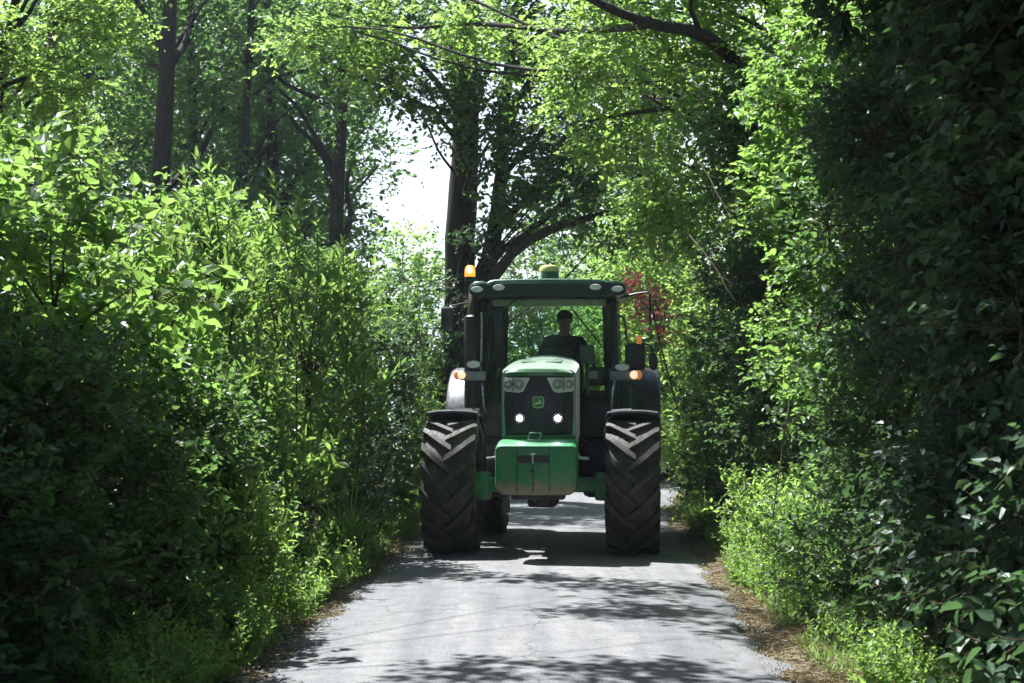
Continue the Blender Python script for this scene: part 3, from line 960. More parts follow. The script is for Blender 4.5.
    for k in range(17):
        u = -1 + 2 * k / 16
        x = u * 0.372; y = -0.765 + 0.035 * u ** 2 + 0.05 * u ** 6
        secs.append([(x, y + 0.02, 1.275), (x, y, 1.30), (x, y - 0.012, 1.6), (x, y, 1.885), (x, -0.68, 1.885), (x, -0.68, 1.275)])
    m.loft(secs)
    gr = m.build('grille', MGRILLE, T)
    m = MB(); secs = []
    for k in range(17):
        u = -1 + 2 * k / 16
        x = u * 0.38; y = -0.775 + 0.035 * u ** 2 + 0.06 * u ** 6
        secs.append([(x, y, 1.22), (x, y - 0.006, 1.275), (x, y + 0.03, 1.285), (x, -0.66, 1.285), (x, -0.66, 1.22)])
    m.loft(secs); m.build('chin_band', MGD, hood)
    # hood centre crease/vents on top
    m = MB()
    for s in (-1, 1):
        m.box((s * 0.13, -0.1, 2.062), (0.16, 0.5, 0.006), rot=(R(4.5), 0, 0), bev=0.002)
    m.build('vent_panel', MG, hood)
    m = MB(); m.cyl((0, 0.95, 2.13), (0, 0.95, 2.165), 0.008); m.build('washer_nozzle', MBK, hood)
    # headlamps
    def ysurf(x, off): 
        u = x / 0.372
        return -0.765 + 0.035 * u ** 2 + 0.05 * abs(u) ** 6 - 0.012 + off
    for s in (-1, 1):
        poly = [(0.085, 1.872), (0.365, 1.872), (0.368, 1.765), (0.345, 1.728), (0.20, 1.716), (0.155, 1.73)]
        # dense outline so the lens follows the bow of the grille
        pp = []
        for i in range(len(poly)):
            a = poly[i]; b2 = poly[(i + 1) % len(poly)]
            for k in range(4):
                pp.append((a[0] + (b2[0] - a[0]) * k / 4, a[1] + (b2[1] - a[1]) * k / 4))
        cx_, cz_ = 0.235, 1.80
        m = MB()
        mk = lambda sc_, off: [(s * (cx_ + (px_ - cx_) * sc_), ysurf(cx_ + (px_ - cx_) * sc_, off), cz_ + (pz_ - cz_) * sc_) for px_, pz_ in pp]
        m.loft([mk(1.0, 0.01), mk(1.0, -0.006), mk(0.94, -0.012)])
        hl = m.build('headlight', MLENS, T)
        for (lx, rr) in ((0.20, 0.043), (0.315, 0.038)):
            b = MB()
            yy = ysurf(lx, -0.012)
            ringf = lambda dy, r_: [(s * lx + math.cos(R(15 * i)) * r_, yy + dy, 1.803 + math.sin(R(15 * i)) * r_ * 0.95) for i in range(24)]
            b.loft([ringf(0.004, rr * 1.12), ringf(-0.006, rr * 1.1), ringf(-0.004, rr * 0.95), ringf(0.002, rr * 0.6)])
            rf = b.build('reflector', MREF, hl)
            b = MB(); b.tube([(s * lx + math.cos(R(15 * i)) * rr * 1.08, yy - 0.008, 1.803 + math.sin(R(15 * i)) * rr * 1.03) for i in range(25)], 0.006, n=6, caps=False); b.build('lamp_ring', MBEZ, rf)
            b = MB(); b.ell((s * lx, yy - 0.006, 1.803), (rr * 0.42, 0.012, rr * 0.42)); b.build('projector_lens', MLENS, rf)
            b = MB(); b.tube([(s * lx + math.cos(R(15 * i)) * rr * 0.5, yy - 0.008, 1.803 + math.sin(R(15 * i)) * rr * 0.5) for i in range(25)], 0.004, n=6, caps=False); b.build('inner_ring', MBEZ, rf)
        b = MB(); b.box((s * 0.262, ysurf(0.262, -0.016), 1.80), (0.012, 0.012, 0.13)); b.build('lamp_divider', MBEZ, hl)
        # lit round lamps in the grille
        lx = 0.20 if s > 0 else -0.195
        yy = ysurf(abs(lx), -0.004)
        b = MB()
        ringf = lambda dy, r_: [(lx + math.cos(R(15 * i)) * r_, yy + dy, 1.452 + math.sin(R(15 * i)) * r_) for i in range(24)]
        b.loft([ringf(0.01, 0.06), ringf(-0.008, 0.055), ringf(-0.004, 0.045)])
        bz = b.build('driving_lamp', MBK, T)
        b = MB(); b.loft([ringf(-0.004, 0.029), ringf(-0.012, 0.022), ringf(-0.014, 0.010)]); b.build('lit_lens', MLED, bz)
    # maker's badge: leaping deer on a green shield with yellow rim
    m = MB()
    sh = lambda k, y: [(px_ * k, y, 1.615 + pz_ * k) for px_, pz_ in [(-0.058, 0.050), (-0.04, 0.060), (0, 0.062), (0.04, 0.060), (0.058, 0.050), (0.060, 0.0), (0.055, -0.042), (0.035, -0.056), (0, -0.06), (-0.035, -0.056), (-0.055, -0.042), (-0.060, 0.0)]]
    m.loft([sh(1.0, -0.775), sh(1.0, -0.786), sh(0.97, -0.789)])
    bd = m.build('badge', paint('badge_rim', (0.62, 0.66, 0.36), 0.4), gr)
    m = MB(); m.loft([sh(0.86, -0.787), sh(0.86, -0.792)]); m.build('badge_field', paint('badge_green', (0.05, 0.26, 0.10), 0.4), bd)
    deer = [(-0.046, -0.012), (-0.034, 0.0), (-0.024, 0.012), (-0.006, 0.012), (0.008, 0.016), (0.014, 0.024), (0.006, 0.034), (-0.006, 0.040), (0.008, 0.040), (0.016, 0.030), (0.022, 0.034), (0.022, 0.026),
            (0.034, 0.020), (0.026, 0.016), (0.022, 0.008), (0.030, 0.000), (0.044, -0.006), (0.028, -0.006), (0.016, -0.002), (0.006, -0.006), (-0.012, -0.006), (-0.022, -0.012), (-0.036, -0.020), (-0.030, -0.008)]
    m = MB(); m.prism([(x * 1.0, 1.606 + z * 1.0) for x, z in deer], -0.796, -0.790)
    m.build('badge_emblem', paint('badge_yellow', (0.75, 0.76, 0.42), 0.4), bd)
    # engine side panels under the hood
    m = MB(); m.box((0, 0.2, 1.2), (0.66, 1.7, 0.22), bev=0.03); m.build('engine_block', MIRON, T)

    # ---------------- cab
    CX = 0.0
    def post(a, b2, wx, wy): 
        a = Vector(a); b2 = Vector(b2); mm = MB(); 
        mm.loft([[(p.x - wx / 2, p.y - wy / 2, p.z), (p.x + wx / 2, p.y - wy / 2, p.z), (p.x + wx / 2, p.y + wy / 2, p.z), (p.x - wx / 2, p.y + wy / 2, p.z)] for p in (a, a.lerp(b2, 0.5) + Vector((math.copysign(0.015, a.x), 0, 0)), b2)])
        return mm
    for s in (-1, 1):
        post((s * 0.745, 1.15, 1.30), (s * 0.735, 1.30, 2.95), 0.075, 0.09).build('front_pillar', MBK, T, bevmod=0.012)
        post((s * 0.80, 2.05, 1.30), (s * 0.76, 2.10, 2.95), 0.05, 0.09).build('door_pillar', MBK, T, bevmod=0.01)
        post((s * 0.70, 2.75, 1.60), (s * 0.66, 2.62, 2.95), 0.11, 0.10).build('rear_pillar', MBK, T, bevmod=0.012)
    m = MB()
    m.box((0, 1.95, 1.22), (1.56, 1.66, 0.16), bev=0.03)
    m.box((0, 2.72, 1.50), (1.36, 0.08, 0.45), bev=0.02)
    m.box((0, 1.14, 1.35), (1.50, 0.08, 0.30), bev=0.02)
    m.build('cab_floor', MBK, T)
    # front corner panels beside the hood (the narrow lower side windows are dark)
    for s in (-1, 1):
        m = MB(); m.box((s * 0.57, 1.13, 1.42), (0.32, 0.05, 0.40), bev=0.01); m.build('cowl_panel', MBK, T)
    # panes
    def pane(name, pts, th=(0, 0.006, 0)):
        mm = MB(); t = Vector(th)
        mm.loft([[Vector(p) for p in pts], [Vector(p) + t for p in pts]])
        return mm.build(name, MGLASS, T, smooth=0)
    m = MB(); 
    n_ = 12; rows = []
    for zz, yo in ((1.62, 1.10), (2.3, 1.16), (2.93, 1.25)):
        rows.append([( -0.705 + 1.41 * k / n_, yo - 0.10 * (1 - (2 * k / n_ - 1) ** 2), zz) for k in range(n_ + 1)])
    vs = [[m.bm.verts.new(p) for p in r_] for r_ in rows]
    for i in range(2):
        for k in range(n_): m.bm.faces.new((vs[i][k], vs[i][k + 1], vs[i + 1][k + 1], vs[i + 1][k]))
    m.build('windscreen', MGLASS, T)
    pane('rear_window', [(-0.62, 2.74, 1.74), (0.62, 2.74, 1.74), (0.60, 2.64, 2.92), (-0.60, 2.64, 2.92)])
    for s in (-1, 1):
        pane('side_window', [(s * 0.80, 1.22, 1.36), (s * 0.83, 2.02, 1.36), (s * 0.79, 2.06, 2.92), (s * 0.76, 1.34, 2.92)], (0.005 * s, 0, 0))
        pane('side_window', [(s * 0.83, 2.10, 1.60), (s * 0.75, 2.70, 1.60), (s * 0.71, 2.58, 2.92), (s * 0.79, 2.14, 2.92)], (0.005 * s, 0, 0))
    # rear window frame
    m = MB()
    m.box((0, 2.70, 2.93), (1.34, 0.08, 0.07)); m.box((0, 2.755, 1.74), (1.34, 0.05, 0.05))
    for s in (-1, 1): m.tube([(s * 0.625, 2.76, 1.72), (s * 0.60, 2.66, 2.92)], 0.025)
    m.build('rear_window_frame', MBK, T)
    # ---------------- roof
    top = [(-0.88, 2.93), (-0.892, 2.975), (-0.875, 3.03), (-0.82, 3.065), (-0.735, 3.075), (-0.685, 3.055), (-0.655, 3.072), (-0.60, 3.088), (-0.3, 3.095), (0, 3.098), (0.3, 3.095), (0.60, 3.088), (0.655, 3.072), (0.685, 3.062), (0.735, 3.075), (0.82, 3.065), (0.875, 3.03), (0.892, 2.975), (0.88, 2.93)]
    bot = [(0.80, 2.90), (0.66, 2.905), (0.3, 2.91), (0, 2.912), (-0.3, 2.91), (-0.66, 2.905), (-0.80, 2.90)]
    poly = top + bot
    cz = 2.97
    sec = lambda y, kx, kz, dz=0: [(x * kx, y, cz + (z - cz) * kz + dz) for x, z in poly]
    m = MB()
    m.loft([sec(0.86, 0.975, 0.86), sec(0.875, 0.995, 0.97), sec(0.93, 1.0, 1.0), sec(1.3, 1.0, 1.06), sec(1.9, 1.0, 1.16), sec(2.5, 0.98, 1.10), sec(2.80, 0.95, 0.9), sec(2.86, 0.90, 0.6)])
    roof = m.build('roof', MGR, T, smooth=50)
    # dark visor face in which the lamps sit
    vz = [(-0.865, 2.925), (-0.872, 2.975), (-0.855, 3.018), (-0.81, 3.045), (-0.735, 3.052), (-0.69, 3.035), (-0.65, 3.045), (-0.60, 3.058), (0.60, 3.058), (0.65, 3.045), (0.69, 3.035), (0.735, 3.052), (0.81, 3.045), (0.855, 3.018), (0.872, 2.975), (0.865, 2.925), (0.80, 2.90), (-0.80, 2.90)]
    m = MB(); m.prism([(x, z - (0.012 if z > 3.0 else 0)) for x, z in vz], 0.852, 0.868); m.build('visor_face', paint('roof_underside_green_black', (0.012, 0.028, 0.02), 0.45), roof, bevmod=0.004)
    for x, z in ((-0.79, 2.975), (-0.545, 2.995), (0.545, 2.995), (0.79, 2.972)):
        ellipse_lamp(roof, (x, 0.845, z), 0.068, 0.034, depth=0.02)
    # headliner and sun blind behind the windscreen
    m = MB(); m.box((0, 1.9, 2.895), (1.4, 1.35, 0.03), bev=0.01); m.build('headliner', MBK, T)
    m = MB(); m.box((0.0, 1.30, 2.855), (1.30, 0.02, 0.115), bev=0.005); m.build('sun_blind', paint('pale_blind', (0.62, 0.64, 0.5), 0.7, var=0.5), T)
    # satellite receiver dome
    m = MB()
    ringz = lambda z, rx, ry: [(0.01 + math.cos(R(15 * i)) * rx, 1.10 + math.sin(R(15 * i)) * ry, z) for i in range(24)]
    m.loft([ringz(3.06, 0.125, 0.13), ringz(3.13, 0.118, 0.125), ringz(3.185, 0.112, 0.12)])
    rec = m.build('satellite_receiver', MG, T)
    m = MB(); m.loft([ringz(3.185, 0.114, 0.12), ringz(3.225, 0.112, 0.118), ringz(3.25, 0.095, 0.10), ringz(3.262, 0.06, 0.065)]); m.build('dome', MDOME, rec)
    # wipers
    m = MB()
    m.tube([(-0.53, 1.03, 2.72), (-0.44, 1.02, 2.80), (-0.17, 0.98, 3.0)], 0.010, n=6); m.tube([(-0.56, 1.05, 2.25), (-0.55, 1.04, 2.55), (-0.51, 1.03, 2.73)], 0.010, n=6)
    m.tube([(-0.49, 1.03, 2.74), (-0.44, 1.03, 2.62), (-0.45, 1.04, 2.50)], 0.007, n=6)
    m.build('wiper', MBK, T)
    m = MB(); m.tube([(0.18, 2.80, 2.88), (0.50, 2.82, 2.40), (0.56, 2.83, 2.32)], 0.012, n=6); m.build('rear_wiper', MBK, T)
    # ---------------- inside the cab
    m = MB(); m.box((0.10, 2.28, 1.78), (0.50, 0.50, 0.14), bev=0.05); m.box((0.10, 2.53, 2.12), (0.48, 0.12, 0.62), rot=(R(-8), 0, 0), bev=0.05); m.box((0.10, 2.30, 1.5), (0.34, 0.36, 0.42), bev=0.03)
    m.build('driver_seat', MSEAT, T)
    m = MB(); m.box((0.08, 1.38, 1.72), (0.40, 0.26, 0.86), rot=(R(-10), 0, 0), bev=0.06); m.box((0.08, 1.32, 2.16), (0.34, 0.16, 0.12), rot=(R(-25), 0, 0), bev=0.03)
    m.build('dashboard', MBK, T)
    m = MB()
    ct = Vector((0.09, 1.68, 2.13)); tilt = Euler((R(35), 0, 0)).to_matrix()
    ring = [tuple(ct + tilt @ Vector((math.cos(R(12 * i)) * 0.20, math.sin(R(12 * i)) * 0.20, 0))) for i in range(31)]
    m.tube(ring, 0.014, n=8, caps=False)
    for a in (90, 210, 330): m.cyl(tuple(ct - tilt @ Vector((0, 0, 0.03))), tuple(ct + tilt @ Vector((math.cos(R(a)) * 0.20, math.sin(R(a)) * 0.20, 0))), 0.010, n=8)
    m.cyl(tuple(ct), (0.09, 1.45, 1.85), 0.035)
    m.build('steering_wheel', MBK, T)
    m = MB(); m.box((0.52, 1.95, 1.92), (0.22, 0.75, 0.22), rot=(0, 0, R(4)), bev=0.04); m.cyl((0.50, 1.70, 2.0), (0.50, 1.66, 2.16), 0.02); m.build('armrest_console', MBK, T)
    m = MB(); m.box((0.43, 1.45, 2.17), (0.17, 0.035, 0.22), rot=(R(-10), 0, R(5)), bev=0.02); m.cyl((0.43, 1.48, 1.70), (0.43, 1.47, 2.07), 0.02); m.build('display_monitor', MGREY, T)
    m = MB(); m.box((0.50, 1.35, 1.93), (0.10, 0.01, 0.09)); m.build('paper_note', MWHITE, T)
    # ---------------- lamp brackets at the cab's front corners
    for s in (-1, 1):
        ellipse_lamp(T, (s * 0.84, 0.95, 2.045 if s < 0 else 2.01), 0.08, 0.042, name='corner_work_lamp', depth=0.08, housing=MBK)
        m = MB()
        m.box((s * 0.85, 0.97, 1.915), (0.30, 0.07, 0.105), bev=0.018); 
        ind = m.build('lamp_bracket', MGREY, T)
        b = MB(); b.ell((s * 0.975, 0.925, 1.925), (0.048, 0.035, 0.048)); b.build('indicator_lens', MIND, ind)
        b = MB(); b.ell((s * 1.02, 0.95, 1.925), (0.046, 0.045, 0.055)); b.build('amber_side_lens', MAMBOFF, ind)
        m = MB()
        m.cyl((s * 0.84, 0.98, 1.55), (s * 0.84, 0.98, 2.01), 0.02)
        m.cyl((s * 0.74, 1.12, 1.92), (s * 0.84, 0.99, 1.92), 0.02)
        m.build('bracket_arm', MBK, T)
        # grab rail
        m = MB()
        m.tube([(s * 0.76, 1.05, 1.88), (s * 0.735, 0.95, 1.75), (s * 0.72, 0.93, 1.58), (s * 0.70, 1.0, 1.50)], 0.013, n=8)
        m.build('grab_rail', MSTEEL, T)
    # ---------------- exhaust and intake stack, viewer's left
    m = MB()
    m.loft([rsec(0, 0.10, -0.40, 0.44, 0.03, 0.03)] and [[(-0.86 + math.cos(R(15 * i)) * 0.098 * k, 1.08 + math.sin(R(15 * i)) * 0.11 * k, z) for i in range(24)] for z, k in ((1.55, 1.0), (2.58, 1.0), (2.64, 0.95), (2.66, 0.75))])
    ex = m.build('exhaust_shroud', MBK, T)
    m = MB(); m.tube([(-0.86, 1.08, 2.64), (-0.86, 1.08, 2.78), (-0.86, 1.12, 2.92), (-0.86, 1.22, 3.0)], 0.055, n=16); m.build('exhaust_pipe', paint('brown_hot_steel', (0.12, 0.09, 0.07), 0.5, metal=0.7), ex)
    m = MB(); m.tube([(-0.755, 1.00, 2.70), (-0.75, 0.99, 2.55), (-0.755, 0.98, 2.2), (-0.765, 1.0, 1.95)], 0.012, n=8); m.build('hand_rail', MSTEEL, T)
    m = MB(); m.tube([(-0.70, 1.3, 2.86), (-0.80, 1.2, 2.86), (-0.78, 1.1, 2.72), (-0.76, 1.05, 2.65)], 0.028, n=8); m.build('intake_elbow', MBK, T)
    # beacon on its stalk
    m = MB(); m.tube([(-0.80, 1.5, 2.96), (-0.90, 1.48, 2.98), (-0.93, 1.45, 3.08), (-0.93, 1.45, 3.14)], 0.016, n=8); m.cyl((-0.93, 1.45, 3.12), (-0.93, 1.45, 3.16), 0.062, 0.066)
    bc = m.build('beacon', MBK, T)
    m = MB(); rz_ = lambda z, r_: [(-0.93 + math.cos(R(15 * i)) * r_, 1.45 + math.sin(R(15 * i)) * r_, z) for i in range(24)]
    m.loft([rz_(3.16, 0.060), rz_(3.24, 0.060), rz_(3.275, 0.050), rz_(3.292, 0.028)]); m.build('beacon_lens', MAMB, bc)
    m = MB(); m.ell((-0.93, 1.395, 3.232), (0.034, 0.016, 0.034)); m.build('beacon_core', MAMBHOT, bc)
    # ---------------- mirrors
    m = MB(); m.tube([(0.80, 1.30, 2.90), (1.0, 1.22, 2.94), (1.13, 1.2, 2.955), (1.155, 1.2, 2.93), (1.155, 1.2, 2.60), (1.16, 1.2, 2.52)], 0.014, n=8)
    ma = m.build('mirror_arm', MBK, T)
    m = MB(); m.tube([(0.79, 1.25, 2.66), (0.85, 1.2, 2.63), (0.875, 1.18, 2.5), (0.885, 1.16, 2.35), (0.90, 1.16, 2.28), (1.10, 1.16, 2.28), (1.17, 1.16, 2.26), (1.185, 1.16, 2.18)], 0.013, n=8)
    m.build('mirror_arm', MBK, T)
    m = MB(); m.box((0.985, 1.16, 2.13), (0.235, 0.07, 0.30), rot=(0, 0, R(-4)), bev=0.03); mi = m.build('wing_mirror', MBK, T)
    m = MB(); m.box((0.985, 1.20, 2.13), (0.20, 0.01, 0.26), rot=(0, 0, R(-4))); m.build('mirror_glass', MREF, mi)
    m = MB(); m.ell((1.19, 1.16, 2.08), (0.052, 0.03, 0.105)); m.build('wing_mirror', MBK, T)
    m = MB(); m.ell((1.03, 1.14, 2.335), (0.034, 0.034, 0.045)); m.cyl((1.03, 1.14, 2.28), (1.03, 1.14, 2.31), 0.03); m.build('side_indicator', MAMBOFF, T)
    m = MB(); m.tube([(-0.80, 1.30, 2.86), (-1.0, 1.22, 2.83), (-1.12, 1.2, 2.80)], 0.014, n=8); m.build('mirror_arm', MBK, T)
    m = MB(); m.box((-1.17, 1.2, 2.62), (0.14, 0.07, 0.32), bev=0.03); mi = m.build('wing_mirror', MFEN, T)
    m = MB(); m.box((-1.17, 1.24, 2.62), (0.11, 0.01, 0.28)); m.build('mirror_glass', MREF, mi)
    # ---------------- rear mudguards
    for s in (-1, 1):
        m = MB(); secs = []
        for k in range(15):
            a = R(15 + k * 10); rr = 1.06
            ring = []
            for (dx, dr) in ((-0.31, -0.0), (-0.28, 0.012), (0.0, 0.015), (0.27, 0.008), (0.32, -0.02), (0.335, -0.07), (0.32, -0.075), (0.30, -0.03), (0.26, -0.008), (-0.28, -0.005)):
                r2 = rr + dr
                ring.append((s * (0.945 + dx), 2.80 - math.cos(a) * r2, 0.975 + math.sin(a) * r2))
            secs.append(ring)
        m.loft(secs); fd = m.build('rear_mudguard', MFEN, T)
        m = MB(); secs = []
        for k in range(13):
            a = R(20 + k * 11.5); 
            secs.append([(s * 0.66, 2.80 - math.cos(a) * 1.07, 0.975 + math.sin(a) * 1.07), (s * 0.70, 2.80 - math.cos(a) * 1.085, 0.975 + math.sin(a) * 1.085), (s * 0.70, 2.80 - math.cos(a) * 0.7, 0.975 + math.sin(a) * 0.7), (s * 0.66, 2.80 - math.cos(a) * 0.7, 0.975 + math.sin(a) * 0.7)])
        m.loft(secs); m.build('inner_panel', MG, fd)
        m = MB(); m.box((s * 0.82, 1.72, 1.62), (0.05, 0.04, 0.36), bev=0.01); m.box((s * 0.92, 1.72, 1.62), (0.05, 0.04, 0.36), bev=0.01); m.build('green_bracket', MG, T)
    return T


TRACTOR = build_tractor()


def lower_cab(o):
    for c in o.children:
        if c.type == 'MESH' and c.location.length == 0:
            for v in c.data.vertices:
                if v.co.z > 2.35: v.co.z -= 0.085 * min(1, (v.co.z - 2.35) / 0.5)
        if c.type == 'MESH': lower_cab(c)


lower_cab(TRACTOR)


# ================================================================== DRIVER
def skin_body(name, joints, edges, mat, parent=None, sub=2, root=0):
    me = bpy.data.meshes.new(name)
    me.from_pydata([j[:3] for j in joints], edges, [])
    o = bpy.data.objects.new(name, me); COL.objects.link(o)
    if parent: o.parent = parent
    s = o.modifiers.new('skin', 'SKIN'); s.use_smooth_shade = True
    for i, j in enumerate(joints):
        r = j[3] if isinstance(j[3], tuple) else (j[3], j[3])
        me.skin_vertices[0].data[i].radius = r
        me.skin_vertices[0].data[i].use_root = (i == root)
    u = o.modifiers.new('sub', 'SUBSURF'); u.levels = sub; u.render_levels = sub
    me.materials.append(mat)
    return o


SKINM = paint('skin', (0.42, 0.25, 0.18), 0.5)
SHIRT = paint('dark_navy_shirt', (0.03, 0.035, 0.05), 0.85, bump=0.3)
TROUS = paint('dark_trousers', (0.03, 0.03, 0.035), 0.9)
HAIR = paint('dark_hair', (0.025, 0.02, 0.015), 0.7)


def build_driver():
    Tm = Matrix.Translation(TRACTOR.location) @ TRACTOR.rotation_euler.to_matrix().to_4x4()
    P = empty('person', Tm @ Vector((0.12, 2.22, 1.85)), TRACTOR.rotation_euler.z)
    tag(P, 'dark haired driver in a dark shirt sitting behind the steering wheel in the tractor cab', 'person')
    # local frame: facing -y, seat surface at z=0
    J = [(0, 0.10, 0.10, (0.17, 0.12)), (0, 0.13, 0.28, (0.15, 0.11)), (0.0, 0.13, 0.46, (0.17, 0.11)), (0.01, 0.10, 0.575, (0.075, 0.07)), (0.01, 0.08, 0.61, (0.062, 0.062)),
         (0.012, 0.045, 0.665, (0.066, 0.078)), (0.013, 0.045, 0.745, (0.084, 0.10)), (0.013, 0.055, 0.825, (0.068, 0.082)),
         # left/right arms
         (-0.20, 0.12, 0.50, 0.062), (-0.27, -0.02, 0.30, 0.045), (-0.20, -0.25, 0.28, 0.036), (-0.185, -0.36, 0.31, 0.026),
         (0.20, 0.12, 0.50, 0.062), (0.30, -0.02, 0.31, 0.045), (0.19, -0.27, 0.28, 0.036), (0.135, -0.37, 0.31, 0.026),
         # legs
         (-0.11, 0.02, 0.09, 0.095), (-0.15, -0.42, 0.12, 0.066), (-0.15, -0.52, -0.28, 0.045), (-0.15, -0.66, -0.34, 0.04),
         (0.11, 0.02, 0.09, 0.095), (0.15, -0.42, 0.12, 0.066), (0.15, -0.52, -0.28, 0.045), (0.15, -0.66, -0.34, 0.04)]
    E = [(0, 1), (1, 2), (2, 3), (3, 4), (4, 5), (5, 6), (6, 7), (2, 8), (8, 9), (9, 10), (10, 11), (2, 12), (12, 13), (13, 14), (14, 15), (0, 16), (16, 17), (17, 18), (18, 19), (0, 20), (20, 21), (21, 22), (22, 23)]
    # fingers curled over the rim, thumb from the side
    def hand(ix, s):
        wx, wy, wz = J[ix][:3]
        pi = len(J); J.append((wx, wy - 0.05, wz + 0.01, (0.034, 0.018))); E.append((ix, pi))
        for f, (off, ln) in enumerate(((-0.030, 0.85), (-0.010, 1.0), (0.011, 0.95), (0.030, 0.78))):
            a = len(J)
            J.append((wx + off, wy - 0.085 * (0.9 + 0.1 * ln), wz + 0.012, 0.0095)); J.append((wx + off, wy - 0.115 * ln, wz - 0.008, 0.009)); J.append((wx + off, wy - 0.105 * ln, wz - 0.034, 0.008))
            E.extend([(pi, a), (a, a + 1), (a + 1, a + 2)])
        a = len(J)
        J.append((wx - s * 0.038, wy - 0.055, wz - 0.008, 0.011)); J.append((wx - s * 0.040, wy - 0.085, wz - 0.028, 0.009))
        E.extend([(pi, a), (a, a + 1)])
    hand(11, 1); hand(15, -1)
    body = skin_body('body', J, E, SKINM, P)
    m = MB()
    # face details: nose, brows, mouth, ears
    m.ell((0.013, -0.058, 0.74), (0.012, 0.018, 0.022)); m.build('nose', SKINM, P)
    for s in (-1, 1):
        m = MB(); m.ell((0.013 + s * 0.03, -0.044, 0.765), (0.012, 0.008, 0.007))
        m.build('eye', MBK, P)
    m = MB(); m.ell((0.013, -0.04, 0.70), (0.022, 0.008, 0.005)); m.build('mouth', paint('lips', (0.3, 0.12, 0.1), 0.5), P)
    for s in (-1, 1):
        m = MB(); m.ell((0.013 + s * 0.082, 0.05, 0.745), (0.012, 0.02, 0.032)); m.build('ear', SKINM, P)
    m = MB(); m.ell((0.013, 0.068, 0.80), (0.095, 0.105, 0.078)); m.build('hair', HAIR, P)
    SJ = [(0, 0.10, 0.08, (0.185, 0.135)), (0, 0.13, 0.28, (0.168, 0.128)), (0.0, 0.13, 0.46, (0.19, 0.128)), (0.01, 0.10, 0.56, (0.09, 0.085)),
          (-0.20, 0.12, 0.50, 0.076), (-0.27, -0.02, 0.30, 0.058), (-0.20, -0.25, 0.28, 0.047), (0.20, 0.12, 0.50, 0.076), (0.30, -0.02, 0.31, 0.058), (0.19, -0.27, 0.28, 0.047)]
    SE = [(0, 1), (1, 2), (2, 3), (2, 4), (4, 5), (5, 6), (2, 7), (7, 8), (8, 9)]
    skin_body('shirt', SJ, SE, SHIRT, P)
    TJ = [(0, 0.10, 0.09, (0.18, 0.13)), (-0.11, 0.02, 0.09, 0.105), (-0.15, -0.42, 0.12, 0.078), (-0.15, -0.52, -0.24, 0.058), (0.11, 0.02, 0.09, 0.105), (0.15, -0.42, 0.12, 0.078), (0.15, -0.52, -0.24, 0.058)]
    skin_body('trousers', TJ, [(0, 1), (1, 2), (2, 3), (0, 4), (4, 5), (5, 6)], TROUS, P)
    for s in (-1, 1):
        m = MB(); m.box((s * 0.15, -0.60, -0.365), (0.10, 0.28, 0.09), bev=0.035); m.build('boot', MBK, P)
    return P


build_driver()

# ================================================================== PLANTS
def gz(x, y): return float(ground_z(x, y))
def base_of(x, y): return (x, y, gz(x, y) - 0.03)

# @@PLANTS@@
#PLANTS_BEGIN
# ---------- left side, near to far
HL = 'shrubs of the left hedge'
HR = 'shrubs of the right hedge'
build_plant('bramble_bush', 'dark shaded bramble mass at the bottom left beside the lane', 'bush', base_of(-3.0, 9.6),
    [(-3.3, 9.0, 0.7, 1.0, 1.2, 0.8), (-2.75, 10.0, 0.8, 0.85, 1.0, 0.85), (-3.0, 10.6, 1.45, 1.0, 1.0, 0.7), (-3.6, 10.0, 1.7, 1.0, 1.2, 0.8), (-2.45, 11.0, 0.8, 0.65, 0.8, 0.8)], 'bramble', 11, HL, dens=1.15, clumps=16)
build_plant('hazel_shrub', 'broad leaved hazel with sunlit round leaves at the left edge', 'shrub', base_of(-3.6, 12.2),
    [(-3.25, 12.0, 2.5, 0.75, 0.7, 0.5), (-2.6, 12.5, 2.35, 0.6, 0.6, 0.42), (-3.8, 12.6, 3.05, 0.6, 0.8, 0.6), (-3.2, 12.6, 1.6, 0.9, 0.8, 0.7)], 'hazel', 52, HL, dens=0.95, clumps=12, limb_r=0.03)
build_plant('bramble_bush', 'sunlit bramble tangle sloping down to the left verge', 'bush', base_of(-2.55, 12.8),
    [(-2.55, 12.5, 1.45, 0.55, 0.7, 0.55), (-2.35, 12.9, 0.9, 0.45, 0.7, 0.6), (-2.8, 13.2, 1.0, 0.7, 0.7, 0.9)], 'bramble', 13, HL, dens=1.2, clumps=14)
build_plant('nettle_clump', 'bright green nettles lit by the sun at the foot of the left hedge', 'weed clump', base_of(-1.95, 13.0),
    [(-2.1, 12.6, 0.55, 0.32, 0.7, 0.5), (-1.92, 13.6, 0.42, 0.28, 0.7, 0.38), (-2.2, 13.2, 0.85, 0.3, 0.5, 0.4)], 'nettle', 14, 'weed clumps along the verges', dens=1.1, clumps=9, limb_r=0.008, stem_mat=STEM)
build_plant('nettle_clump', 'low weeds spilling towards the left road edge below the nettles', 'weed clump', base_of(-1.85, 14.6),
    [(-1.85, 14.7, 0.22, 0.25, 0.7, 0.2), (-1.72, 13.9, 0.15, 0.2, 0.5, 0.13), (-1.95, 12.0, 0.2, 0.3, 0.6, 0.2)], 'nettle', 15, 'weed clumps along the verges', dens=0.8, clumps=8, limb_r=0.006, stem_mat=STEM, leaf_scale=0.8)
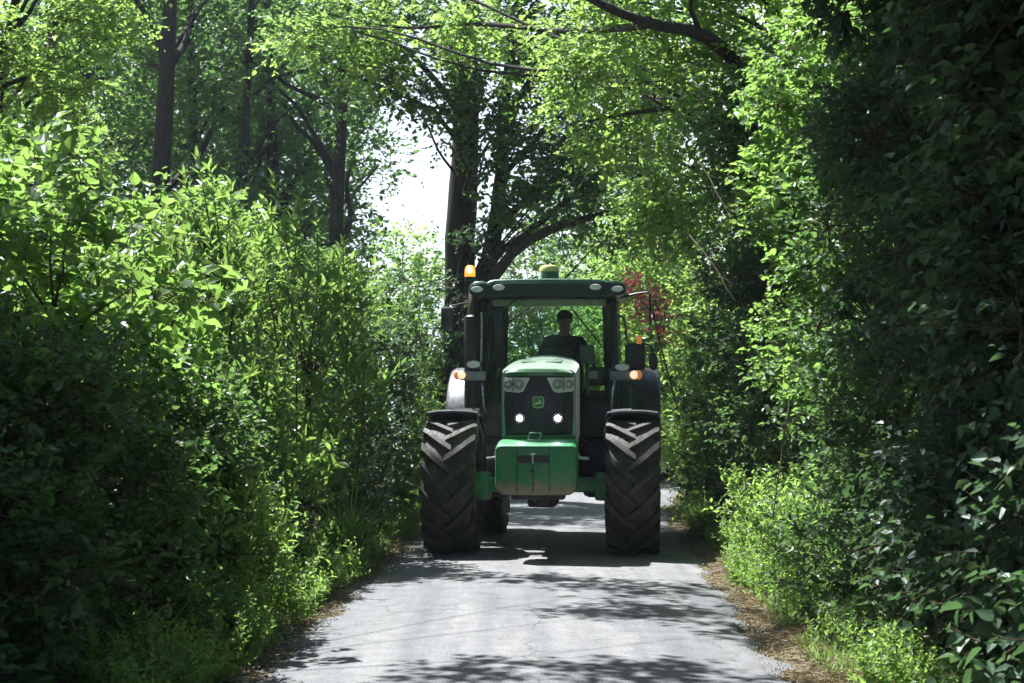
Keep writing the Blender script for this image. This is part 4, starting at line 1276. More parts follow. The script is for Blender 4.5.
build_plant('laurel_shrub', 'tall laurel with upright shoots standing left of centre in the left hedge', 'shrub', base_of(-3.1, 16.5),
    [(-3.0, 16.2, 2.35, 0.7, 0.8, 0.65), (-2.85, 16.6, 2.95, 0.4, 0.4, 0.4), (-3.6, 16.8, 2.5, 0.6, 0.7, 0.6), (-2.6, 15.9, 1.5, 0.6, 0.7, 0.55), (-2.3, 16.4, 0.9, 0.5, 0.8, 0.7)], 'laurel', 16, HL, dens=1.0, clumps=9,
    shoots=[(-2.95, 16.5, 3.95, 0.85), (-2.8, 16.3, 3.85, 0.8), (-3.1, 16.6, 3.8, 0.7), (-2.65, 16.6, 3.7, 0.75), (-3.25, 16.4, 3.5, 0.6), (-2.5, 16.2, 3.3, 0.7), (-2.75, 16.0, 3.2, 0.6), (-2.35, 16.5, 3.15, 0.7), (-3.5, 16.6, 3.3, 0.6), (-2.6, 15.6, 2.6, 0.6), (-2.3, 15.9, 2.4, 0.6), (-2.95, 15.6, 2.9, 0.6)])
build_plant('laurel_shrub', 'laurel with arching shoots in the left hedge nearest the sky gap', 'shrub', base_of(-2.2, 18.2),
    [(-2.2, 18.0, 2.3, 0.65, 0.7, 0.6), (-1.8, 18.3, 2.55, 0.4, 0.5, 0.35), (-2.6, 18.4, 2.9, 0.5, 0.6, 0.4), (-1.75, 17.9, 1.6, 0.45, 0.7, 0.5), (-1.95, 17.8, 1.0, 0.45, 0.6, 0.6)], 'laurel', 17, HL, dens=1.0, clumps=9,
    shoots=[(-2.45, 18.0, 3.95, 0.9), (-2.2, 18.2, 3.85, 0.9), (-2.0, 18.0, 3.6, 0.8), (-2.6, 17.9, 3.6, 0.7), (-1.75, 18.2, 3.3, 0.7), (-1.55, 18.1, 3.0, 0.6), (-2.3, 17.6, 3.1, 0.6), (-1.9, 17.5, 2.8, 0.6), (-1.5, 17.7, 2.4, 0.6), (-2.1, 17.2, 2.3, 0.6), (-1.45, 17.5, 1.9, 0.5)])
build_plant('ivy_bush', 'dark ivy covered bush touching the tractor left front tyre', 'bush', base_of(-1.9, 18.8),
    [(-1.75, 18.4, 0.6, 0.40, 0.9, 0.6), (-1.65, 19.4, 1.2, 0.42, 0.9, 0.8), (-1.6, 20.6, 1.7, 0.45, 0.9, 0.9)], 'ivy', 18, HL, dens=1.2, clumps=14)
build_plant('bramble_bush', 'shaded bramble between the nettles and the grass tuft on the left bank', 'bush', base_of(-2.5, 15.4),
    [(-2.3, 15.2, 0.6, 0.5, 0.8, 0.6), (-2.3, 16.4, 0.6, 0.35, 0.6, 0.5), (-2.7, 14.8, 1.3, 0.6, 0.8, 0.7), (-3.7, 14.9, 1.7, 0.7, 0.8, 0.6)], 'bramble', 19, HL, dens=1.1, clumps=14)
build_plant('elder_shrub', 'leafy elder rising behind the tractor exhaust on the left', 'shrub', base_of(-2.1, 23.0),
    [(-1.9, 22.5, 2.3, 0.8, 1.0, 0.9), (-1.7, 23.4, 2.8, 0.7, 0.8, 0.65), (-2.6, 22.8, 3.1, 0.7, 0.8, 0.6), (-1.75, 22.5, 1.1, 0.6, 1.0, 0.9)], 'bramble', 20, HL, dens=1.1, clumps=13, leaf_scale=1.25)
build_plant('hazel_shrub', 'hazel thicket filling the hedge behind the laurels', 'shrub', base_of(-4.6, 19.0),
    [(-4.4, 18.5, 2.6, 1.2, 1.2, 1.2), (-3.5, 20.0, 3.0, 1.0, 1.2, 1.0), (-5.2, 18.6, 3.6, 1.2, 1.2, 1.0), (-4.2, 17.5, 1.2, 1.2, 1.2, 1.0), (-3.2, 21.0, 1.4, 1.2, 1.4, 1.2)], 'hazel', 21, HL, dens=0.8, clumps=13, leaf_scale=1.1)
build_plant('hazel_shrub', 'hazel thicket filling the left edge behind the near bramble', 'shrub', base_of(-4.8, 14.5),
    [(-4.5, 14.0, 2.4, 1.1, 1.2, 1.1), (-4.0, 15.2, 1.5, 1.1, 1.2, 1.1), (-5.0, 15.0, 3.3, 1.1, 1.2, 0.9)], 'hazel', 22, HL, dens=0.8, clumps=13, leaf_scale=1.1)
# ---------- right side
build_plant('ivy_bush', 'large leaved thicket filling the right edge, leaves coloured dark for deep shade', 'bush', base_of(3.6, 8.6),
    [(3.2, 8.2, 0.8, 0.8, 1.4, 0.9), (3.1, 9.2, 2.2, 0.8, 1.4, 1.1), (3.15, 9.6, 3.6, 0.85, 1.4, 1.0), (2.75, 10.2, 4.4, 0.7, 1.0, 0.9), (3.6, 8.2, 3.4, 1.0, 1.4, 1.4), (2.95, 10.2, 0.7, 0.6, 0.8, 0.6)], 'ivy', 31, HR, dens=1.3, clumps=16, leaf_scale=1.45)  # dark ivy leaf colour stands in for the deep shade here
build_plant('bramble_bush', 'bramble hanging over the right verge beside the thicket, leaves coloured dark for shade', 'bush', base_of(3.0, 11.0),
    [(2.85, 10.9, 0.8, 0.5, 1.0, 0.8), (2.8, 11.4, 2.0, 0.6, 1.0, 1.0), (2.75, 11.6, 3.4, 0.65, 1.0, 1.0), (2.75, 11.8, 4.6, 0.75, 1.0, 0.8), (3.3, 10.6, 2.8, 0.7, 1.0, 1.4)], 'ivy', 32, HR, dens=1.3, clumps=16, leaf_scale=1.35)  # ivy leaf style on the bramble, shade put into its colour
build_plant('bramble_bush', 'low bramble with pale glossy leaves at the bottom right corner', 'bush', base_of(2.95, 9.6),
    [(2.8, 9.7, 0.25, 0.42, 0.9, 0.25), (3.3, 8.9, 0.5, 0.5, 0.9, 0.4)], 'bramble', 33, HR, dens=1.1, clumps=12)
build_plant('shade_toned_clump', 'green weeds on the right verge below the dark hedge, leaves coloured darker for shade', 'weed clump', base_of(2.35, 13.0),
    [(2.42, 12.4, 0.45, 0.3, 0.8, 0.42), (2.38, 13.4, 0.45, 0.28, 0.8, 0.42), (2.55, 11.5, 0.5, 0.28, 0.6, 0.45)], 'bramble', 34, 'weed clumps along the verges', dens=1.0, clumps=10, limb_r=0.007, stem_mat=STEM)  # bramble leaf colour in place of nettle green paints shade onto this clump
build_plant('nettle_clump', 'bright sunlit nettles on the right verge beside the tractor tyre', 'weed clump', base_of(2.45, 16.0),
    [(2.4, 15.0, 0.45, 0.3, 0.9, 0.4), (2.42, 16.4, 0.5, 0.28, 0.9, 0.42), (2.5, 17.8, 0.45, 0.28, 0.9, 0.4)], 'nettle', 35, 'weed clumps along the verges', dens=1.0, clumps=10, limb_r=0.007, stem_mat=STEM)
build_plant('honeysuckle_bush', 'bright green climbing bush on the right hedge face half way up', 'bush', base_of(3.0, 13.8),
    [(2.85, 13.2, 1.4, 0.5, 0.9, 0.8), (2.95, 13.8, 2.5, 0.6, 1.0, 0.9), (3.0, 14.2, 3.6, 0.65, 1.0, 0.9), (3.2, 14.0, 4.6, 0.7, 1.0, 0.8), (3.1, 14.6, 0.8, 0.6, 1.0, 0.7)], 'bramble', 36, HR, dens=1.2, clumps=15)
build_plant('honeysuckle_bush', 'sunlit hedge bush on the right between the nettles and the dark thicket', 'bush', base_of(3.0, 16.4),
    [(2.85, 15.8, 1.5, 0.5, 0.9, 0.7), (2.95, 16.6, 2.4, 0.6, 1.0, 0.9), (3.1, 16.6, 3.6, 0.75, 1.1, 0.9), (3.3, 17.0, 4.8, 0.9, 1.2, 0.8)], 'hazel', 37, HR, dens=1.2, clumps=15, leaf_scale=0.72)
build_plant('ivy_bush', 'hedge section with dead twigs beside the wing mirror, ivy coloured lighter to look lit', 'bush', base_of(2.9, 20.0),
    [(2.75, 19.0, 1.3, 0.5, 1.0, 0.8), (2.8, 20.0, 2.3, 0.6, 1.1, 0.9), (2.9, 20.4, 3.5, 0.7, 1.2, 0.9), (3.1, 19.6, 4.6, 0.8, 1.2, 0.8), (2.75, 21.5, 1.2, 0.6, 1.2, 0.9)], 'bramble', 38, HR, dens=1.3, clumps=15, leaf_scale=1.1)  # lighter bramble leaf colour on the ivy, brightness painted in against the shade
build_plant('field_maple_shrub', 'bright yellow green bush behind the tractor right mudguard', 'shrub', base_of(3.2, 24.5),
    [(2.75, 23.6, 1.0, 0.65, 1.2, 0.9), (2.9, 24.4, 2.1, 0.75, 1.2, 0.9), (3.1, 25.2, 3.2, 0.8, 1.2, 0.9), (3.5, 26.5, 1.6, 1.1, 1.4, 1.4)], 'beech', 39, HR, dens=1.1, clumps=14, leaf_scale=0.8)
build_plant('copper_shrub', 'small shrub with pinkish red leaves beside the tractor roof', 'shrub', base_of(2.9, 24.3),
    [(1.80, 23.6, 3.2, 0.3, 0.3, 0.35), (1.88, 23.6, 2.8, 0.22, 0.25, 0.3)], 'red', 40, None, keep=None, dens=0.7, clumps=9, limb_r=0.012)
build_plant('hazel_shrub', 'hazel thicket behind the near right thicket', 'shrub', base_of(5.0, 12.5),
    [(4.6, 11.5, 1.6, 1.2, 1.6, 1.5), (4.7, 13.5, 1.6, 1.2, 1.4, 1.5), (4.6, 12.5, 3.8, 1.2, 1.8, 1.3), (4.6, 15.5, 2.0, 1.2, 1.4, 1.6), (4.7, 15.5, 4.2, 1.2, 1.4, 1.2)], 'hazel', 41, HR, dens=0.9, clumps=14, leaf_scale=1.5, fine=False)
build_plant('hazel_shrub', 'hazel thicket behind the right hedge beyond the nettles', 'shrub', base_of(5.0, 19.5),
    [(4.4, 18.0, 1.8, 1.2, 1.6, 1.6), (4.4, 20.5, 1.8, 1.2, 1.6, 1.6), (4.5, 19.0, 4.2, 1.3, 1.8, 1.3), (4.2, 22.5, 2.6, 1.0, 1.4, 1.6)], 'hazel', 42, HR, dens=0.9, clumps=14, leaf_scale=1.5, fine=False)
# ---------- background trees
TL = 'trees of the wood on the left'
def forest_tree(px, Y, rad, label, seed, h=15.0, lean=0.0):
    x = (px - 512) / FPX * Y
    b = np.array([x, Y, 0.0])
    rng = np.random.default_rng(seed)
    lobes = []
    for k in range(6):
        a = rng.random() * 2 * PI; z = 4.0 + k * (h - 4.5) / 6 + rng.random()
        rr = 1.0 + 0.9 * rng.random(); sg = 0.55 if 300 < px < 350 else 1.0; rr *= sg
        lobes.append((x + math.cos(a) * rr - (1.0 if sg < 1 else 0), Y + 2.8 + math.sin(a) * rr, z + 1.0, 1.9 * sg, 1.9 * sg, 1.3 * sg))
    return build_plant('woodland_tree', label, 'tree', b, lobes, 'shadewood', seed, TL, dens=0.55, clumps=10, fine=False,
        trunk=([b, b + [lean * 0.4, 0, h * 0.45], b + [lean, 0.2, h]], [rad, rad * 0.8, rad * 0.35]), limb_r=0.09, stem_mat=BARK, twigs=False, keep=None, nlimb=16, trunk_name='trunk', crown_name='crown')
FT = [(147, 36, 0.24, 'thickest dark trunk of the wood on the left'), (205, 42, 0.13, 'thin dark trunk just right of the thickest one on the left'), (232, 38, 0.11, 'slender straight trunk above the laurel shoots'),
      (284, 40, 0.17, 'dark forked trunk in the middle of the left wood'), (327, 37, 0.16, 'dark trunk of the left wood nearest the sky gap'), (92, 43, 0.14, 'narrow trunk left of the thickest trunk of the wood'), (30, 39, 0.18, 'tree with pale leaves at the far upper left')]
for i, (px, Y, r_, lab) in enumerate(FT):
    forest_tree(px, Y, r_, lab, 100 + i, 14 + (i % 3), (-1) ** i * 0.6)
# far row of the wood: one tree, copied
def far_tree_proto():
    b = np.array([0, 0, 0.0]); rng = np.random.default_rng(77); lobes = []
    for k in range(9):
        a = rng.random() * 2 * PI
        lobes.append((math.cos(a) * 1.8, math.sin(a) * 1.8, 2.0 + k * 1.35, 2.4, 2.4, 1.5))
    return build_plant('woodland_tree', 'x', 'tree', b, lobes, 'shadewood', 78, 'distant trees closing the view', dens=0.5, clumps=10, fine=False, leaf_scale=1.35,
        trunk=([b, b + [0.2, 0, 7], b + [0.5, 0.2, 13]], [0.2, 0.15, 0.05]), limb_r=0.07, stem_mat=BARK, twigs=False, keep=None, nlimb=14, trunk_name='trunk', crown_name='crown')
pf = far_tree_proto()
FAR = [(-17.5, 54, 1.0, 'leafy tree at the far left end of the background wood'), (-13.6, 51, 1.05, 'background tree behind the thickest left trunk'), (-10.4, 55, 1.1, 'background tree behind the slender left trunks'), (-7.6, 50, 0.95, 'background tree between the left trunks and the sky gap'),
       (-15.5, 62, 1.25, 'tallest background tree rising over the left wood'), (-9.0, 64, 1.2, 'pale distant tree behind the middle of the left wood'),
       (4.0, 50, 0.9, 'distant tree behind the arching limbs right of the big trunk'), (8.2, 46, 1.0, 'distant tree behind the upper right crown'), (12.5, 48, 1.1, 'distant tree hidden behind the right hedge'), (2.6, 60, 0.75, 'distant tree straight behind the tractor roof')]
for i, (x, y, s, lab) in enumerate(FAR):
    o = pf if i == 0 else copy_tree(pf)
    o.location = (x, y, 0); o.rotation_euler.z = i * 1.3; o.scale = (s, s, s); o['label'] = lab
# understorey thickets behind the lane
def thicket_proto():
    b = np.array([0, 0, 0.0]); rng = np.random.default_rng(79)
    lobes = [(-1.2, 0, 1.4, 1.3, 1.3, 1.3), (1.2, 0.3, 1.3, 1.3, 1.3, 1.2), (0, -0.2, 2.7, 1.5, 1.3, 1.2), (-0.6, 0.3, 3.9, 1.1, 1.1, 0.9)]
    return build_plant('thicket_bush', 'x', 'bush', b, lobes, 'beech', 80, 'bushes behind the bend of the lane', dens=1.5, clumps=12, fine=False, limb_r=0.05, stem_mat=BARK, twigs=False, keep=None)
pt = thicket_proto()
TH = [(1.0, 38, 1.05, 'pale green bush straight behind the cab'), (3.0, 37, 1.32, 'pale green bush behind the satellite receiver dome'), (4.0, 36, 1.2, 'pale bush behind the red leaved shrub'), (-3.9, 30, 0.95, 'bush seen below the sky gap'), (-1.95, 32, 0.95, 'bush behind the left mirror under the sky gap'), (-5.6, 37, 1.0, 'bush at the right end of the left wood'), (-2.3, 27.3, 0.72, 'bush half hidden behind the left mirror of the tractor'),
      (6.6, 33, 1.3, 'bush behind the hedge at upper right'), (-6.0, 31, 0.95, 'dark undergrowth bush at the foot of the left wood'), (-8.8, 30, 1.0, 'undergrowth bush behind the laurel shoots'), (-11.2, 33, 1.1, 'undergrowth bush behind the hazel at the left edge'), (2.6, 42, 1.35, 'tall bush closing the end of the lane')]
for i, (x, y, s, lab) in enumerate(TH):
    o = pt if i == 0 else copy_tree(pt)
    o.location = (x, y, 0); o.rotation_euler.z = i * 2.1; o.scale = (s, s, s); o['label'] = lab
# ---------- big roadside tree in the centre
b = np.array([-0.98, 30.0, 0.0])
A = lambda px, py, Y: np.array(at(px, py, Y))
main = ([b, A(466, 300, 30), A(464, 180, 30), A(467, 60, 30.2), A(470, -60, 30.5), A(480, -200, 31)], [0.36, 0.27, 0.24, 0.21, 0.17, 0.08])
limbs = [([A(470, 300, 30), A(492, 255, 29.8), A(500, 190, 29.6), A(503, 110, 29.5), A(515, 20, 29.5), A(525, -80, 29.5)], [0.17, 0.15, 0.12, 0.10, 0.08, 0.05]),
         ([A(474, 330, 30), A(490, 278, 29.4), A(520, 245, 29.0), A(560, 225, 28.6), A(610, 212, 28.2), A(660, 190, 28)], [0.13, 0.10, 0.085, 0.07, 0.05, 0.02]),
         ([A(486, 262, 29.6), A(520, 238, 29.2), A(560, 205, 28.8), A(600, 172, 28.5)], [0.07, 0.06, 0.045, 0.02]),
         ([A(495, 225, 29.7), A(530, 195, 29.2), A(580, 160, 28.8)], [0.06, 0.05, 0.02]),
         ([A(500, 180, 29.6), A(540, 130, 29), A(590, 90, 28.6)], [0.06, 0.045, 0.02]),
         ([A(465, 150, 30), A(430, 105, 29.6), A(380, 85, 29.2), A(320, 60, 29)], [0.05, 0.04, 0.03, 0.015]),
         ([A(465, 120, 30), A(420, 60, 29.5), A(370, 20, 29.2)], [0.07, 0.05, 0.02]),
         ([A(505, 150, 29.6), A(520, 90, 28.8), A(560, 40, 28.2), A(600, -20, 27.6)], [0.06, 0.05, 0.035, 0.02])]
def L(px, py, Y, r, rz=None): 
    p = at(px, py, Y); return (p.x, p.y, p.z, r, r, rz or r * 0.7)
lob = [L(560, 180, 28.8, 1.0, 0.6), L(620, 200, 28.3, 0.9, 0.5), L(560, 110, 28.6, 1.2, 0.9), L(640, 120, 28.2, 1.1, 0.8), L(500, 40, 29, 1.4, 1.0), L(420, 50, 29, 1.3, 0.8), L(350, 70, 28.8, 1.1, 0.7), L(330, 10, 29, 1.4, 0.8), L(560, 20, 28, 1.5, 1.0), L(450, -60, 29.5, 2.0, 1.2), L(600, -80, 28.5, 1.9, 1.2), L(530, 215, 29.2, 0.5, 0.3), L(470, 110, 28.6, 0.6, 0.6), L(495, 150, 28.8, 0.5, 0.45), L(520, 160, 29, 0.6, 0.5), L(445, 100, 28.8, 0.6, 0.3), L(500, 205, 29.3, 0.35, 0.3), L(590, 165, 28.4, 0.7, 0.4), L(650, 240, 28.0, 0.6, 0.35)]
build_plant('ash_tree', 'big dark twin stemmed tree beside the sky gap with limbs arching over the tractor', 'tree', b, lob, 'oak', 200, None, dens=0.58, clumps=12,
    trunk=main, limb_r=0.028, stem_mat=BARK, keep=None, extra_tubes=limbs, nlimb=22, trunk_name='trunk', crown_name='crown')
# ivy at its foot
build_plant('ivy_bush', 'ivy clothing the lower trunk of the big central tree', 'climber', (b[0], b[1], 0),
    [(-0.85, 29.7, 3.2, 0.35, 0.4, 1.0), (-0.95, 29.7, 1.5, 0.5, 0.5, 1.2), (-0.6, 29.5, 4.2, 0.4, 0.4, 0.4)], 'ivy', 201, None, dens=1.0, clumps=10, keep=None, leaf_scale=1.3)
# ---------- pale tree overhanging from the upper left
b = np.array([-7.2, 22.5, 0.6])
build_plant('lime_tree', 'pale leaved tree leaning in at the upper left corner', 'tree', b, [L(25, 90, 22, 0.8, 0.6), L(60, 50, 22.5, 0.8, 0.6), L(10, 20, 22, 0.9, 0.7), L(20, 150, 21.8, 0.7, 0.5), L(70, 130, 22.3, 0.55, 0.4), L(90, -10, 22.5, 0.9, 0.7)], 'beech', 202, None, dens=0.8, clumps=11,
    trunk=([b, b + [0.3, 0, 3], b + [0.9, -0.2, 6.2]], [0.16, 0.12, 0.05]), limb_r=0.05, stem_mat=BARK, keep=None, trunk_name='trunk', crown_name='crown')
# ---------- bright tree over the right hedge
b = np.array([4.6, 21.0, 0.7])
lob = [L(600, 110, 23, 0.7, 0.5), L(650, 60, 22.5, 0.9, 0.6), L(710, 90, 20.5, 0.9, 0.7), L(600, 30, 23, 0.8, 0.5), L(640, 150, 23, 0.7, 0.5), L(700, 170, 21, 0.8, 0.6), L(760, 60, 20.5, 0.9, 0.8), L(680, -20, 20.5, 1.1, 0.7), L(760, 150, 20.5, 0.9, 0.7), L(620, -40, 20.8, 1.0, 0.6), L(800, -20, 20.5, 1.2, 0.8), L(690, 225, 21.5, 0.7, 0.5), L(540, 45, 25, 0.7, 0.4), L(480, 25, 26, 0.7, 0.4), L(415, 35, 26.5, 0.7, 0.4), L(345, 15, 27, 0.8, 0.4), L(560, 100, 24.5, 0.5, 0.3), L(380, 70, 27, 0.5, 0.25), L(300, 40, 27, 0.6, 0.35)]
limbs = [([A(760, 90, 20.8), A(728, 52, 20), A(700, 28, 19.6), A(655, 22, 19.3), A(615, 8, 19.1), A(575, -12, 19)], [0.10, 0.085, 0.075, 0.06, 0.05, 0.03]),
         ([A(700, 28, 19.6), A(690, 5, 19.4), A(700, -40, 19.3)], [0.03, 0.025, 0.015]),
         ([A(655, 22, 19.3), A(560, 30, 23.5), A(480, 20, 25.5), A(400, 28, 26.5), A(320, 10, 27)], [0.05, 0.04, 0.03, 0.02, 0.01]),
         ([A(740, 130, 20.8), A(690, 105, 21.6), A(640, 110, 22.4), A(590, 120, 23)], [0.05, 0.04, 0.03, 0.012])]
build_plant('maple_tree', 'sunlit bright green tree leaning over the lane from the right hedge', 'tree', b, lob, 'beech', 203, None, dens=0.75, clumps=12,
    trunk=([b, b + [-0.5, 0, 2.5], b + [-1.2, 0, 4.6], b + [-1.9, -0.3, 7.0]], [0.2, 0.16, 0.12, 0.05]), limb_r=0.04, stem_mat=BARK, keep=None, extra_tubes=limbs, nlimb=24, trunk_name='trunk', crown_name='crown')
# ---------- tall unseen trees shading near hedges; crowns extended over the camera to cut skylight
b = np.array([5.2, 11.5, 0.7])
build_plant('oak_tree', 'tall unseen tree above the dark right hand thicket, crown spread to block skylight', 'tree', b,
    [(1.2, 11.5, 7.6, 1.3, 1.6, 0.9), (2.8, 10.5, 7.2, 1.5, 1.6, 1.1), (3.0, 13.0, 7.4, 1.4, 1.5, 1.1), (4.6, 11.8, 7.2, 1.6, 1.8, 1.4), (1.8, 13.6, 8.0, 1.2, 1.2, 0.8), (4.4, 9.0, 6.4, 1.4, 1.5, 1.2), (2.0, 9.6, 7.4, 1.2, 1.2, 0.9), (3.4, 12.0, 5.6, 0.8, 1.4, 0.7), (3.6, 14.8, 7.0, 1.2, 1.2, 1.0), (1.0, 12.8, 8.4, 1.2, 1.3, 0.8), (2.2, 12.0, 9.2, 1.6, 1.8, 0.9), (3.6, 10.5, 9.0, 1.6, 1.6, 0.9), (0.9, 10.4, 8.0, 0.9, 1.0, 0.7), (0.9, 13.6, 7.4, 0.9, 0.9, 0.6), (1.6, 12.4, 6.5, 0.8, 0.8, 0.5), (2.4, 11.0, 6.3, 0.9, 1.2, 0.5), (0.3, 14.8, 7.3, 0.8, 0.7, 0.4, 0.7), (1.3, 15.2, 7.4, 0.9, 0.8, 0.5), (2.2, 14.2, 6.6, 1.0, 1.0, 0.8), (2.6, 8.4, 6.2, 1.2, 1.0, 0.9), (3.4, 7.4, 6.0, 1.4, 1.2, 1.0), (1.2, 8.0, 7.6, 1.5, 1.5, 0.8), (-0.8, 6.5, 7.8, 1.5, 1.6, 0.8), (1.5, 5.0, 7.2, 1.8, 1.8, 0.9), (3.8, 4.6, 6.2, 1.8, 1.8, 1.2), (0.2, 2.5, 7.6, 2.0, 1.8, 0.9), (3.0, 1.2, 6.8, 2.0, 2.0, 1.2)], 'oak', 204, 'tall shade trees by the lane', dens=2.0, clumps=13, leaf_scale=1.3, fine=False,
    trunk=([b, b + [-0.2, 0, 4], b + [-0.8, 0.2, 8]], [0.26, 0.2, 0.08]), limb_r=0.08, stem_mat=BARK, twigs=False, keep=None, trunk_name='trunk', crown_name='crown')
b = np.array([-6.2, 11.0, 0.7])
build_plant('oak_tree', 'tall unseen tree above the near bramble at the left edge, crown spread to block skylight', 'tree', b,
    [(-4.7, 10.6, 6.0, 1.1, 1.6, 0.8), (-5.2, 12.4, 6.4, 1.1, 1.1, 0.9), (-4.2, 11.8, 6.6, 0.8, 1.0, 0.6), (-5.4, 9.6, 5.6, 1.4, 1.6, 1.0), (-4.2, 12.2, 5.9, 0.8, 0.7, 0.6), (-4.1, 11.0, 5.6, 0.8, 1.0, 0.6), (-4.8, 11.0, 5.0, 0.9, 1.0, 0.6), (-4.4, 9.6, 5.2, 1.0, 1.0, 0.6), (-2.3, 13.4, 7.0, 0.8, 0.4, 0.25, 0.4), (-1.4, 13.6, 7.1, 0.7, 0.3, 0.2, 0.35), (-1.3, 18.3, 7.2, 0.7, 0.35, 0.2, 0.4), (-2.2, 18.8, 7.0, 0.6, 0.3, 0.2, 0.35), (-0.9, 17.0, 7.0, 0.6, 0.35, 0.2, 0.4), (-0.7, 15.6, 7.0, 0.5, 0.4, 0.2, 0.4), (-3.6, 19.4, 7.0, 0.7, 0.35, 0.2, 0.35), (-1.6, 16.4, 6.9, 0.5, 0.25, 0.15, 0.3), (-3.2, 8.4, 6.6, 1.3, 1.4, 0.8), (-4.0, 5.5, 6.2, 1.8, 1.8, 1.0), (-2.6, 2.5, 6.6, 1.8, 1.8, 0.9), (-4.6, 8.0, 5.4, 1.3, 1.4, 0.9)], 'oak', 205, 'tall shade trees by the lane', dens=2.0, clumps=13, leaf_scale=1.3, fine=False,
    trunk=([b, b + [0.1, 0, 3.5], b + [0.8, 0.2, 7]], [0.24, 0.18, 0.06]), limb_r=0.015, stem_mat=BARK, twigs=False, keep=None, trunk_name='trunk', crown_name='crown')

HAZE = True
if HAZE:
    bm = bmesh.new(); bmesh.ops.create_cube(bm, size=1.0)
    me = bpy.data.meshes.new('haze'); bm.to_mesh(me); bm.free()
    hm, hn, hout = mat_new('haze_air')
    pv = N(hn, 'ShaderNodeVolumePrincipled', inp={'Color': (0.80, 0.90, 1.0, 1), 'Density': 0.0004, 'Anisotropy': 0.35})
    hn.links.new(pv.outputs[0], hout.inputs['Volume'])
    o = link_mesh('haze', me, hm); o.scale = (960, 1240, 21); o.location = (0, 380, 9.3)
    tag(o, 'faint bluish summer haze filling the lane', 'haze', kind='stuff')
    cy.volume_bounces = 0
    cy.volume_max_steps = 64
# ---------- grass tuft, verge grass, straw, litter, stones, twigs
def blades(name, base, length, width, lean, rng, mat, parent=None, rnd=None, segs=4):
    n = len(base)
    d = rng.random(n) * 2 * PI
    h = np.stack([np.cos(d), np.sin(d), np.zeros(n)], 1)
    side = np.stack([-np.sin(d), np.cos(d), np.zeros(n)], 1)
    V = []
    for k in range(segs + 1):
        t = k / segs
        c = base + h * (length * lean * t ** 2)[:, None] + np.array([0, 0, 1.0]) * (length * (t - 0.45 * lean * t ** 2.6))[:, None]
        wd = (width * (1 - t ** 1.5) + 0.0006)[:, None]
        V.append(c - side * wd); V.append(c + side * wd)
    V = np.stack(V, 1)
    f = np.array([[2 * k, 2 * k + 1, 2 * k + 3, 2 * k + 2] for k in range(segs)])
    F = (f[None] + (np.arange(n) * 2 * (segs + 1))[:, None, None]).reshape(-1, 4)
    me = mesh_from(name, V.reshape(-1, 3), F, np.repeat(rnd if rnd is not None else rng.random(n), 2 * (segs + 1)), smooth=True)
    return link_mesh(name, me, mat, parent)
rng = np.random.default_rng(300)
for (x, y, n, h, lab) in ((-1.58, 17.0, 190, 0.95, 'tall arching grass tuft on the left verge in front of the tractor'), (-2.15, 10.3, 40, 0.7, 'few long grass blades rising from the dark near bramble')):
    r_ = 0.13 * np.sqrt(rng.random(n)); a = rng.random(n) * 2 * PI
    bx = r_ * np.cos(a); by = r_ * np.sin(a)
    o = blades('grass_tuft', np.stack([bx, by, np.zeros(n)], 1), h * (0.6 + 0.6 * rng.random(n)), 0.008 + 0.005 * rng.random(n), 0.25 + 0.75 * rng.random(n), rng, LM['grass'])
    o.location = (x, y, gz(x, y)); tag(o, lab, 'grass tuft', 'grass tufts on the verge')
def scatter(n, d0, d1, y0, y1, side, rng, pw=1.0):
    y = y0 + (y1 - y0) * rng.random(n)
    d = d0 + (d1 - d0) * rng.random(n) ** pw
    x = rc(y) + side * d
    return np.stack([x, y, ground_z(x, y)], 1)
# short green grass
# low mixed weeds along the foot of both hedges
rw = np.random.default_rng(311)
wl = []
for side, d0, n_ in ((-1, 1.75, 70), (1, 1.9, 60)):
    for k in range(n_):
        yy = (8.5 if side < 0 else 12.0) + (19 if side < 0 else 15) * rw.random(); dd = d0 + 0.45 * rw.random() ** 1.5
        xx = float(rc(yy)) + side * dd; hh = 0.06 + 0.10 * rw.random() + 0.25 * (dd - d0)
        wl.append((xx, yy, gz(xx, yy) + hh * 0.6, 0.12 + 0.12 * rw.random(), 0.15 + 0.2 * rw.random(), hh))
for k in range(14):
    yy = 9.2 + 2.8 * rw.random(); dd = 2.02 + 0.3 * rw.random()
    xx = float(rc(yy)) + dd; wl.append((xx, yy, gz(xx, yy) + 0.07, 0.15, 0.18, 0.1))
dt, _, (cc_, oo_, tt_) = foliage(wl, 'nettle', rw, 1.6, 7, True, 0.55, keep=lambda P: (P[:, 2] > ground_z(P[:, 0], P[:, 1]) + 0.01) & (np.abs(P[:, 0] - rc(P[:, 1])) > 1.66))
tag(link_mesh('ground_weeds', leaves_mesh('ground_weeds', *dt), LM['nettle']), 'low mixed weeds creeping out at the foot of both hedges', 'weeds', kind='stuff')
pts = np.concatenate([scatter(9000, 1.75, 2.5, 8, 26, -1, rng), scatter(13000, 1.8, 2.6, 8, 28, 1, rng)])
m_ = vnoise(pts[:, 0] * 1.5, pts[:, 1] * 1.2, 9) > -0.25
pts = pts[m_]; n = len(pts)
o = blades('verge_grass', pts, 0.05 + 0.11 * rng.random(n), np.full(n, 0.0028), 0.2 + 0.8 * rng.random(n), rng, LM['grass'], segs=3); tag(o, 'short green grass growing along both verges', 'grass', kind='stuff')
